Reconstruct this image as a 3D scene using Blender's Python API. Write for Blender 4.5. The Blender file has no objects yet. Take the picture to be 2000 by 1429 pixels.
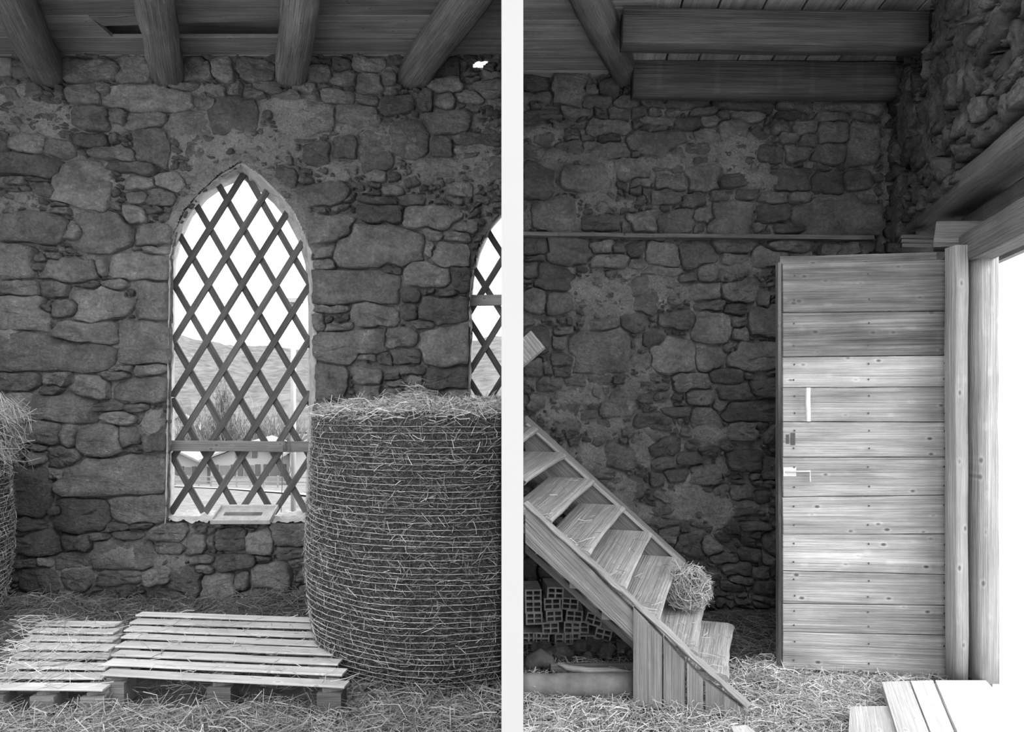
import bpy, math, random
import numpy as np
from mathutils import Vector, Matrix

# ------------------------------------------------------------------ camera, sky, exposure
F, UC, VH, H = 1400.0, 1000.0, 770.0, 1.6      # focal length in px (of 2000), horizon row, eye height
sc = bpy.context.scene
COL = sc.collection
cam_d = bpy.data.cameras.new('camera'); cam = bpy.data.objects.new('camera', cam_d); COL.objects.link(cam)
cam.location = (0, 0, H); cam.rotation_euler = (math.pi/2, 0, 0)
cam_d.sensor_width = 36; cam_d.lens = F/2000*36; cam_d.shift_y = (VH-714.5)/2000
cam_d.clip_end = 2000; cam_d.clip_start = 0.05
sc.camera = cam
sc.view_settings.view_transform = 'Standard'; sc.view_settings.look = 'None'
sc.view_settings.gamma = 1; sc.view_settings.use_curve_mapping = False
sc.view_settings.exposure = 0.0
SKY = 4.5                                       # overcast sky, zenith radiance
world = bpy.data.worlds.new('overcast_sky'); sc.world = world; world.use_nodes = True
nt = world.node_tree; nt.nodes.clear()
wo = nt.nodes.new('ShaderNodeOutputWorld'); bg = nt.nodes.new('ShaderNodeBackground')
tc = nt.nodes.new('ShaderNodeTexCoord'); sx = nt.nodes.new('ShaderNodeSeparateXYZ')
m1 = nt.nodes.new('ShaderNodeMath'); m1.operation = 'MAXIMUM'; m1.inputs[1].default_value = 0
m2 = nt.nodes.new('ShaderNodeMath'); m2.operation = 'MULTIPLY_ADD'; m2.inputs[1].default_value = 2*SKY/3; m2.inputs[2].default_value = SKY/3
nt.links.new(tc.outputs['Generated'], sx.inputs[0]); nt.links.new(sx.outputs['Z'], m1.inputs[0])
nt.links.new(m1.outputs[0], m2.inputs[0]); nt.links.new(m2.outputs[0], bg.inputs['Strength'])
bg.inputs['Color'].default_value = (1, 1, 1, 1); nt.links.new(bg.outputs[0], wo.inputs[0])

sun_d = bpy.data.lights.new('hazy_sun', 'SUN'); sun_d.energy = 4.0; sun_d.angle = math.radians(60)
sun = bpy.data.objects.new('hazy_sun', sun_d); COL.objects.link(sun)
sun.rotation_euler = Vector((-0.86, 0.36, -0.5)).to_track_quat('-Z', 'Y').to_euler(); sun.location = (8, -4, 6)
R = random.Random(7)
NR = np.random.default_rng(11)
DL, DR = 5.7, 5.5                               # depth of the window wall and of the stair wall
YF = 3.5                                        # the roof ends here; the yard side is open
ZCL, ZCR = 4.28, 4.04                           # undersides of the two board ceilings
def P(u, v, d): return Vector(((u-UC)*d/F, d, H-(v-VH)*d/F))
def wallx(d): return 2.864-0.258*(5.2-d)        # inner face of the door wall, which runs askew
WD = Vector((0.258, 1, 0)).normalized(); WN = Vector((-WD.y, WD.x, 0))   # along it, and its inward normal

# ------------------------------------------------------------------ materials
def newmat(name, rough=0.85, spec=0.2):
    m = bpy.data.materials.new(name); m.use_nodes = True
    t = m.node_tree; b = t.nodes['Principled BSDF']
    b.inputs['Roughness'].default_value = rough; b.inputs['Specular IOR Level'].default_value = spec
    return m, t, b
def N(t, typ, **kw):
    n = t.nodes.new(typ)
    for k, v in kw.items():
        if k in n.inputs: n.inputs[k].default_value = v
        else: setattr(n, k, v)
    return n
def math_(t, op, a, b=None, c=None):
    n = t.nodes.new('ShaderNodeMath'); n.operation = op
    for i, x in enumerate((a, b, c)):
        if x is None: continue
        if isinstance(x, (int, float)): n.inputs[i].default_value = x
        else: t.links.new(x, n.inputs[i])
    return n.outputs[0]
def rng_(t, x, a, b, c, d):
    n = t.nodes.new('ShaderNodeMapRange'); t.links.new(x, n.inputs[0])
    for i, q in enumerate((a, b, c, d)): n.inputs[i+1].default_value = q
    return n.outputs[0]
def grey(t, x, b):
    n = t.nodes.new('ShaderNodeCombineColor')
    for i in range(3): t.links.new(x, n.inputs[i])
    t.links.new(n.outputs[0], b.inputs['Base Color'])
def coords(t, scale, world_=False):
    if world_:
        g = t.nodes.new('ShaderNodeNewGeometry'); src = g.outputs['Position']
    else:
        c = t.nodes.new('ShaderNodeTexCoord'); oi = t.nodes.new('ShaderNodeObjectInfo')
        mul = t.nodes.new('ShaderNodeVectorMath'); mul.operation = 'MULTIPLY_ADD'
        t.links.new(oi.outputs['Random'], mul.inputs[0]); mul.inputs[1].default_value = (37, 53, 71); t.links.new(c.outputs['Object'], mul.inputs[2])
        src = mul.outputs[0]
    s = t.nodes.new('ShaderNodeVectorMath'); s.operation = 'MULTIPLY'; s.inputs[1].default_value = scale
    t.links.new(src, s.inputs[0]); return s.outputs[0]
def noise(t, vec, scale, detail=6, rough=0.6, dist=0.0):
    n = N(t, 'ShaderNodeTexNoise', Scale=scale, Detail=detail, Roughness=rough, Distortion=dist)
    t.links.new(vec, n.inputs['Vector']); return n.outputs['Fac']
def bump(t, b, h, strength, dist):
    n = N(t, 'ShaderNodeBump', Strength=strength, Distance=dist); t.links.new(h, n.inputs['Height']); t.links.new(n.outputs[0], b.inputs['Normal'])

def stone_mat(name, base, rough=0.8, spec=0.25):
    m, t, b = newmat(name, rough, spec)
    oi = t.nodes.new('ShaderNodeObjectInfo')
    v = coords(t, (1, 1, 1), True)
    big = rng_(t, noise(t, v, 4.5, 7, 0.65, 0.4), 0.32, 0.68, 0.62, 1.4)
    fin = rng_(t, noise(t, v, 38, 8, 0.78), 0.3, 0.7, 0.55, 1.45)
    per = rng_(t, oi.outputs['Random'], 0, 1, 0.6, 1.42)
    lich = rng_(t, noise(t, v, 16, 8, 0.75), 0.56, 0.68, 1.0, 1.55)
    x = math_(t, 'MULTIPLY', math_(t, 'MULTIPLY', big, fin), math_(t, 'MULTIPLY', per, lich))
    grey(t, math_(t, 'MULTIPLY', x, base), b)
    w = coords(t, (1, 1, 2.2), True)
    h = math_(t, 'ADD', noise(t, w, 9, 10, 0.68, 0.6), math_(t, 'MULTIPLY', noise(t, v, 60, 6, 0.75), 0.35))
    bump(t, b, h, 1.0, 0.075)
    return m
def mortar_mat(name, base):
    m, t, b = newmat(name, 0.95, 0.1)
    v = coords(t, (1, 1, 1), True)
    big = rng_(t, noise(t, v, 3.2, 8, 0.7, 0.3), 0.3, 0.7, 0.62, 1.3)
    fin = rng_(t, noise(t, v, 60, 5, 0.75), 0.3, 0.7, 0.65, 1.3)
    crack = rng_(t, noise(t, coords(t, (1, 1, 1.8), True), 13, 10, 0.78, 0.8), 0.36, 0.46, 0.45, 1.0)
    grey(t, math_(t, 'MULTIPLY', math_(t, 'MULTIPLY', math_(t, 'MULTIPLY', big, fin), crack), base), b)
    h = math_(t, 'ADD', noise(t, v, 16, 9, 0.7, 0.5), math_(t, 'MULTIPLY', noise(t, v, 80, 6, 0.78), 0.45))
    bump(t, b, h, 1.0, 0.085)
    return m
def wood_mat(name, base, contrast=0.5, knots=0.0, rough=0.75, bstr=0.5, spec=0.25, perv=0.25):
    m, t, b = newmat(name, rough, spec)
    oi = t.nodes.new('ShaderNodeObjectInfo')
    warp = coords(t, (0.7, 11, 11)); fine = coords(t, (1.3, 115, 115)); blot = coords(t, (2.0, 3.5, 3.5))
    g = rng_(t, noise(t, warp, 1.6, 8, 0.66, 0.6), 0.3, 0.7, 1-contrast, 1+contrast)
    f = rng_(t, noise(t, fine, 1.0, 4, 0.6, 0.3), 0.32, 0.68, 1-contrast*0.55, 1+contrast*0.55)
    bl = rng_(t, noise(t, blot, 1.3, 5, 0.6), 0.3, 0.7, 1-contrast*0.5, 1+contrast*0.4)
    per = rng_(t, oi.outputs['Random'], 0, 1, 1-perv, 1+perv)
    x = math_(t, 'MULTIPLY', math_(t, 'MULTIPLY', g, f), math_(t, 'MULTIPLY', bl, per))
    if knots > 0:
        vo = t.nodes.new('ShaderNodeTexVoronoi'); vo.inputs['Scale'].default_value = 1.0
        t.links.new(coords(t, (7.5, 13, 0.01)), vo.inputs['Vector'])
        k = rng_(t, vo.outputs['Distance'], 0.07, 0.15, 1-knots, 1.0)
        ring = rng_(t, vo.outputs['Distance'], 0.14, 0.27, 1.22, 1.0)
        x = math_(t, 'MULTIPLY', x, math_(t, 'MULTIPLY', k, ring))
    grey(t, math_(t, 'MULTIPLY', x, base), b)
    h = math_(t, 'ADD', noise(t, warp, 2.2, 7, 0.6, 1.0), math_(t, 'MULTIPLY', noise(t, fine, 1.0, 4, 0.6), 0.8))
    bump(t, b, h, bstr, 0.025)
    return m
def straw_mat(name, base, var=0.5):
    m, t, b = newmat(name, 0.6, 0.3)
    g = t.nodes.new('ShaderNodeNewGeometry')
    grey(t, rng_(t, g.outputs['Random Per Island'], 0, 1, base*(1-var), base*(1+var)), b)
    return m
def plain_mat(name, base, rough=0.7, var=0.15, scale=12, spec=0.25, metal=0.0, bstr=0.25):
    m, t, b = newmat(name, rough, spec)
    v = coords(t, (1, 1, 1), True)
    x = rng_(t, noise(t, v, scale, 6, 0.65), 0.3, 0.7, base*(1-var), base*(1+var))
    grey(t, x, b); b.inputs['Metallic'].default_value = metal
    bump(t, b, noise(t, v, scale*3, 5, 0.7), bstr, 0.01)
    return m
M = dict(
    stone=stone_mat('stone_grey', 0.235), stone_r=stone_mat('stone_dark', 0.245, 0.6, 0.4), stone_w=stone_mat('stone_door_wall', 0.14), mortar_w=mortar_mat('mortar_door_wall', 0.22), mortar=mortar_mat('mortar_lime', 0.46), mortar_r=mortar_mat('mortar_rough', 0.52),  # door wall copies are darker: less light on that wall, put into the colour
    reveal=plain_mat('reveal_plaster', 0.5, 0.9, 0.3, 14, 0.1, 0, 0.8),
    beam=wood_mat('beam_old', 0.19, 0.45, 0.4, 0.8, 0.9), board=wood_mat('ceiling_board', 0.19, 0.4, 0.5, 0.7, 0.4),
    beam_x=wood_mat('beam_dark', 0.13, 0.4, 0.3, 0.8, 0.9), beam_r=wood_mat('beam_grey', 0.2, 0.4, 0.3, 0.8, 0.9), board_r=wood_mat('ceiling_board_grey', 0.3, 0.35, 0.3, 0.8, 0.4),
    lath=wood_mat('lath_wood', 0.105, 0.4, 0.3), rail=wood_mat('rail_wood', 0.22, 0.3, 0.5),
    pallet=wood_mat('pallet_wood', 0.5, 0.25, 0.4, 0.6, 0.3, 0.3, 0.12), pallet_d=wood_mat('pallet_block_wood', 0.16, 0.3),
    stair=wood_mat('stair_wood', 0.34, 0.3, 0.12, 0.8, 0.7, 0.2, 0.12), stair_d=wood_mat('stair_dark_wood', 0.17, 0.3),
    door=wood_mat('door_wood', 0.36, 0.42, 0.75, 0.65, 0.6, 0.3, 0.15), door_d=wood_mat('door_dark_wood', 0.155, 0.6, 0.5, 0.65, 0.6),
    frame=wood_mat('frame_wood', 0.36, 0.3, 0.6, 0.7, 0.7, 0.2, 0.1), lintel=wood_mat('lintel_wood', 0.17, 0.3, 0.4, 0.8, 0.9),
    floorb=wood_mat('floorboard_wood', 0.6, 0.2, 0.3),
    straw=straw_mat('straw_dry', 0.42, 0.55), straw_lit=straw_mat('straw_door_lit', 0.48, 0.6), hay=straw_mat('hay_dull', 0.3, 0.6), hay_d=straw_mat('hay_dark', 0.15, 0.6), net=plain_mat('net_twine', 0.42, 0.5, 0.6, 9),  # right floor gets a paler straw: doorway light put into its colour
    balecore=plain_mat('bale_core', 0.05, 0.95, 0.75, 45, 0.1, 0, 1.0), soil=plain_mat('barn_soil', 0.08, 0.95, 0.5, 7, 0.1, 0, 1.0),
    white=plain_mat('white_paint', 0.305, 0.6, 0.02, 3, 0.2, 0, 0.05), plaster=plain_mat('grey_plaster', 0.2, 0.9, 0.2, 5),
    brick=plain_mat('clay_brick', 0.34, 0.85, 0.3, 18), iron=plain_mat('dark_iron', 0.06, 0.5, 0.3, 30, 0.4), zinc=plain_mat('zinc_steel', 0.7, 0.45, 0.15, 30, 0.4),
    paint=plain_mat('white_plastic', 0.75, 0.4, 0.05, 5), tray=plain_mat('tray_grey', 0.5, 0.45, 0.2, 20), log=plain_mat('log_bark', 0.17, 0.7, 0.35, 9),
    field=plain_mat('winter_field', 0.17, 0.95, 0.5, 3.5, 0.05), snow=plain_mat('pale_ground', 0.55, 0.95, 0.15, 3, 0.05), road=plain_mat('pale_road', 0.26, 0.9, 0.08, 2),
    hill=plain_mat('hazy_hill', 0.13, 1.0, 0.4, 0.25, 0.0), hwall=plain_mat('house_wall', 0.34, 0.9, 0.06, 2), hroof=plain_mat('house_roof', 0.23, 0.9, 0.2, 3),
    hdark=plain_mat('house_shutter', 0.1, 0.8, 0.1, 5), hglass=plain_mat('house_glass', 0.16, 0.2, 0.1, 5, 0.5), twig=straw_mat('twig_grey', 0.16, 0.35), pole=plain_mat('pole_grey', 0.45, 0.5, 0.08, 4),
    cloth=plain_mat('sack_cloth', 0.1, 0.9, 0.4, 14, 0.1, 0, 0.8), twine=plain_mat('twine', 0.16, 0.8, 0.2, 30))

# ------------------------------------------------------------------ object helpers
W = {}
def link(o, parent, mw):
    COL.objects.link(o); W[o] = mw
    if parent is not None:
        o.parent = parent; o.matrix_basis = W[parent].inverted() @ mw
    else: o.matrix_basis = mw
    return o
def props(o, label=None, cat=None, group=None, kind=None):
    for k, v in (('label', label), ('category', cat), ('group', group), ('kind', kind)):
        if v: o[k] = v
    return o
def empty(name, loc, label=None, cat=None, group=None, kind=None):
    o = bpy.data.objects.new(name, None); o.empty_display_size = 0.1
    return props(link(o, None, Matrix.Translation(loc)), label, cat, group, kind)
def meshdata(name, V, Fc, mat, smooth=False):
    me = bpy.data.meshes.new(name); me.from_pydata([tuple(v) for v in V], [], Fc); me.materials.append(M[mat] if isinstance(mat, str) else mat)
    if smooth: me.shade_smooth()
    me.update(); return me
def obj(name, V, Fc, mat, parent=None, smooth=False, mw=None, **kw):
    """world-space vertices become one mesh object whose origin sits at their centre"""
    if mw is None:
        A = np.array([tuple(v) for v in V]); c = (A.min(0)+A.max(0))/2; V = A-c; mw = Matrix.Translation(c)
    o = bpy.data.objects.new(name, meshdata(name, V, Fc, mat, smooth))
    return props(link(o, parent, mw), **kw)
def npmesh(name, V, Q, mat, parent=None, smooth=False, **kw):
    """fast path: V (n,3), Q (m,4) world space"""
    V = np.asarray(V, np.float32); Q = np.asarray(Q, np.int32); c = (V.min(0)+V.max(0))/2
    me = bpy.data.meshes.new(name); k = Q.shape[1]
    me.vertices.add(len(V)); me.vertices.foreach_set('co', (V-c).ravel())
    me.loops.add(Q.size); me.loops.foreach_set('vertex_index', Q.ravel())
    me.polygons.add(len(Q)); me.polygons.foreach_set('loop_start', np.arange(0, Q.size, k, dtype=np.int32)); me.polygons.foreach_set('loop_total', np.full(len(Q), k, np.int32))
    if smooth: me.polygons.foreach_set('use_smooth', np.ones(len(Q), bool))
    me.materials.append(M[mat]); me.update(calc_edges=True); me.validate()
    o = bpy.data.objects.new(name, me)
    return props(link(o, parent, Matrix.Translation([float(x) for x in c])), **kw)
def basis(p0, p1, wdir):
    X = (p1-p0).normalized(); Y = (wdir-X*wdir.dot(X)).normalized(); Z = X.cross(Y)
    m = Matrix((X, Y, Z)).transposed().to_4x4(); m.translation = (p0+p1)/2; return m
def plank_mesh(L, w, t, n=4, ch=0.004, wob=0.0, seed=0, taper=None, ends=(0, 0), prof=None):
    r = random.Random(seed); V = []; Fc = []
    a, b = w/2, t/2
    sec = prof or [(-a+ch, -b), (a-ch, -b), (a, -b+ch), (a, b-ch), (a-ch, b), (-a+ch, b), (-a, b-ch), (-a, -b+ch)]
    k = len(sec); oy = oz = 0
    for i in range(n+1):
        x = -L/2+L*i/n; s = 1 if taper is None else taper[0]+(taper[1]-taper[0])*i/n
        dy, dz, ss = r.uniform(-wob, wob), r.uniform(-wob, wob)*0.6, 1+r.uniform(-wob, wob)*1.2
        for (y, z) in sec:
            e = ends[0]*y if i == 0 else ends[1]*y if i == n else 0
            V.append((x+e, y*s*ss+dy+r.uniform(-wob, wob)*0.35, z*s*ss+dz+r.uniform(-wob, wob)*0.35))
    for i in range(n):
        for j in range(k):
            q = (j+1) % k; Fc.append((i*k+j, (i+1)*k+j, (i+1)*k+q, i*k+q))
    Fc.append(tuple(range(k))); Fc.append(tuple(reversed([n*k+j for j in range(k)])))
    return V, [f[::-1] for f in Fc]
SEED = [100]
def plank(name, p0, p1, w, t, wdir, mat, parent=None, n=4, ch=0.004, wob=0.002, smooth=False, taper=None, ends=(0, 0), prof=None, **kw):
    SEED[0] += 1; p0, p1 = Vector(p0), Vector(p1)
    V, Fc = plank_mesh((p1-p0).length, w, t, n, ch, wob, SEED[0], taper, ends, prof)
    return obj(name, V, Fc, mat, parent, smooth, basis(p0, p1, Vector(wdir)), **kw)
def boxvf(lo, hi, V, Fc):
    b = len(V)
    V += [(x, y, z) for x in (lo[0], hi[0]) for y in (lo[1], hi[1]) for z in (lo[2], hi[2])]
    Fc += [tuple(b+i for i in f) for f in ((0, 1, 3, 2), (4, 6, 7, 5), (0, 4, 5, 1), (2, 3, 7, 6), (0, 2, 6, 4), (1, 5, 7, 3))]
def box(name, lo, hi, mat, parent=None, **kw):
    V, Fc = [], []; boxvf(lo, hi, V, Fc); return obj(name, V, Fc, mat, parent, **kw)
def tube(name, pts, r, mat, parent=None, sides=6, **kw):
    V, Fc = [], []; pts = [Vector(p) for p in pts]; n = len(pts)
    for i, p in enumerate(pts):
        d = (pts[min(i+1, n-1)]-pts[max(i-1, 0)]).normalized(); a = d.orthogonal().normalized() if abs(d.z) > 0.9 else d.cross(Vector((0, 0, 1))).normalized(); b = d.cross(a)
        rr = r[i] if isinstance(r, (list, tuple)) else r
        for j in range(sides):
            t = 2*math.pi*j/sides; V.append(p+(a*math.cos(t)+b*math.sin(t))*rr)
    for i in range(n-1):
        for j in range(sides):
            q = (j+1) % sides; Fc.append((i*sides+j, i*sides+q, (i+1)*sides+q, (i+1)*sides+j))
    Fc.append(tuple(reversed(range(sides)))); Fc.append(tuple((n-1)*sides+j for j in range(sides)))
    return obj(name, V, Fc, mat, parent, True, **kw)
def strands(name, pos, dirs, L, w, mat, parent=None, bend=0.25, seed=1, **kw):
    """thin three-station ribbons, one island each"""
    g = np.random.default_rng(seed); n = len(pos); pos = np.asarray(pos, float); d = np.asarray(dirs, float)
    d /= np.linalg.norm(d, axis=1)[:, None]+1e-9; L = np.broadcast_to(L, n)[:, None]*g.uniform(0.5, 1.4, (n, 1)); w = np.broadcast_to(w, n)[:, None]*g.uniform(0.6, 1.4, (n, 1))
    side = np.cross(d, g.normal(size=(n, 3))); side /= np.linalg.norm(side, axis=1)[:, None]+1e-9
    nrm = np.cross(d, side); off = (side*g.normal(size=(n, 1))+nrm*g.normal(size=(n, 1)))*L*bend*0.5
    st = [pos-d*L/2, pos+off*0.6, pos+d*L/2+off*0.3]
    V = np.stack([st[0]-side*w/2, st[0]+side*w/2, st[1]-side*w/2, st[1]+side*w/2, st[2]-side*w/2, st[2]+side*w/2], 1).reshape(-1, 3)
    b = (np.arange(n)*6)[:, None]
    Q = np.concatenate([b+np.array([[0, 1, 3, 2]]), b+np.array([[2, 3, 5, 4]])], 0)
    return npmesh(name, V, Q, mat, parent, **kw)
def vnoise(x, y, seed=0):
    """smooth value noise on arrays"""
    xi, yi = np.floor(x).astype(int), np.floor(y).astype(int); fx, fy = x-xi, y-yi
    fx, fy = fx*fx*(3-2*fx), fy*fy*(3-2*fy)
    def h(a, b):
        q = np.sin(a*127.1+b*311.7+seed*74.7)*43758.5453; return q-np.floor(q)
    return (h(xi, yi)*(1-fx)+h(xi+1, yi)*fx)*(1-fy)+(h(xi, yi+1)*(1-fx)+h(xi+1, yi+1)*fx)*fy
def fbm(x, y, seed=0, o=4):
    s = np.zeros_like(x, dtype=float); a = 0.5
    for i in range(o): s += a*(vnoise(x*2**i, y*2**i, seed+i)-0.5); a *= 0.55
    return s
def inpoly(x, y, poly):
    r = np.zeros(np.shape(x), bool); n = len(poly)
    for i in range(n):
        x0, y0 = poly[i]; x1, y1 = poly[(i+1) % n]
        c = ((y0 > y) != (y1 > y)) & (x < (x1-x0)*(y-y0)/((y1-y0)+1e-12)+x0); r ^= c
    return r

# ------------------------------------------------------------------ outlines of the openings (frame pixels on the window wall)
ARCH_IN = [(328, 1020), (331, 900), (334, 700), (335, 560), (337, 500), (346, 455), (366, 415), (396, 378), (432, 346), (475, 320), (512, 344), (548, 378), (578, 415), (598, 458), (609, 510), (612, 600), (611, 760), (607, 900), (604, 1020)]
ARCH_OUT = [(340, 1003), (341, 900), (341, 700), (342, 560), (345, 510), (356, 468), (376, 425), (405, 390), (440, 365), (474, 350), (505, 372), (535, 398), (562, 432), (582, 470), (596, 515), (602, 600), (602, 760), (599, 900), (597, 1003)]
ARCH2_IN = [(918, 830), (916, 740), (920, 660), (917, 600), (921, 545), (934, 490), (956, 440), (992, 398), (996, 398), (996, 830)]
ARCH2_OUT = [(921, 822), (921, 740), (923, 660), (922, 600), (926, 548), (939, 495), (961, 447), (994, 409), (994, 409), (994, 822)]
GAP = [(921, 131), (930, 119), (957, 117), (944, 132)]

STL = """0,117,30,150 30,125,70,155 125,122,240,157 232,112,290,162 358,118,415,160 418,115,455,160 472,118,530,160 0,176,45,200 44,165,85,193 138,165,197,205 190,163,220,187 192,170,388,218 328,163,385,182 380,180,425,220 405,168,445,193 443,163,475,190
150,205,212,256 215,214,250,240 250,225,335,252 318,222,410,272 0,262,20,300 28,265,93,300 94,277,145,312 150,262,210,290 210,260,235,280 265,258,330,318 185,290,270,318 370,265,420,310 0,300,120,346 112,320,210,400 200,318,300,338 253,345,308,373 305,338,358,372 10,342,50,362 52,345,85,356 72,360,113,385 253,373,300,400 280,368,340,400
0,420,135,475 150,420,262,490 135,435,165,472 245,405,285,440 260,440,340,485 0,478,70,545 68,495,95,512 93,493,120,508 70,512,95,530 92,507,195,550 195,505,210,540 220,493,330,548 258,480,280,493 282,480,335,500 0,547,82,575 82,548,135,583 205,548,250,565 160,552,198,562 146,562,265,622 268,550,330,627 245,565,262,583 0,580,100,643 88,585,105,608 100,585,150,618 100,622,118,648 112,630,225,672 238,630,330,712 0,660,210,725 0,725,82,762 82,725,148,752 68,747,122,775 132,733,217,778 198,724,258,745 225,712,262,727 268,712,325,733 217,735,325,782
0,765,185,825 35,820,122,865 120,832,153,870 190,785,240,805 203,803,262,825 240,785,290,803 155,830,240,892 285,808,327,880 240,830,275,870 67,865,95,883 60,882,93,905 93,868,163,912 20,915,100,1010 97,915,125,935 125,893,325,967 115,970,212,1035 217,967,322,1022 97,985,125,1005 45,1010,95,1037 20,1012,42,1030 20,1032,60,1048 28,1038,130,1082 115,1040,185,1073 185,1038,222,1055 228,1035,282,1052 215,1017,255,1035 258,1018,300,1032 295,1022,363,1055 188,1050,310,1110 30,1088,82,1110 83,1080,115,1102 115,1075,172,1110 125,1110,182,1150 203,1110,280,1140 290,1105,360,1152 300,1055,360,1080
362,1043,410,1082 400,1045,422,1078 420,1032,480,1070 487,1038,533,1082 535,1015,605,1060 380,1082,418,1100 385,1100,415,1118 300,1105,395,1160 395,1118,460,1170 425,1080,500,1112 490,1100,565,1147 460,1120,490,1150 500,1083,530,1100 545,1065,600,1090 570,1088,600,1105 305,1150,360,1180 45,1105,120,1150 480,1147,560,1172
595,425,703,475 702,400,785,437 790,403,895,447 775,380,825,400 885,430,930,455 870,450,922,475 825,450,865,475 828,473,850,505 845,473,915,525 660,440,835,525 617,478,660,507 617,507,655,528 617,527,782,593 745,520,785,540 790,515,885,563 880,520,918,570 783,562,825,592 825,565,852,578 855,567,890,583 825,580,918,632 780,593,818,625 620,595,680,613 690,592,775,640 615,612,640,647 637,615,655,635 655,612,685,632 640,630,692,647 612,645,760,710 750,640,815,682 805,627,850,645 825,640,918,710 765,680,825,710 732,685,765,712 690,685,745,720 612,712,678,782 695,700,735,715 695,715,745,750 785,712,833,735 795,733,830,757 830,720,915,762 755,740,795,755 700,750,745,780 745,752,790,790 790,755,860,790 865,760,915,790 610,780,660,800
597,130,647,163 650,117,686,143 690,118,750,142 645,138,700,168 700,145,755,182 745,140,772,170 500,163,547,185 550,160,573,173 573,166,620,182 480,180,517,197 535,182,590,202 635,178,692,207 697,185,742,207 745,190,808,222 815,178,848,222 850,180,888,215 838,156,900,180 845,120,895,155 895,178,948,200 925,160,978,190 660,208,740,250 832,215,912,263 765,240,835,310 840,265,885,310 885,265,980,287 890,287,935,303 905,300,935,312 645,272,695,310 595,280,645,325 550,205,650,265 708,300,770,333 710,265,770,300 815,308,890,342 720,333,760,355 760,335,785,355 545,330,580,370 590,360,675,400 750,365,790,383 880,360,920,385 700,385,780,400 925,310,980,350 410,200,500,262"""
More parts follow.
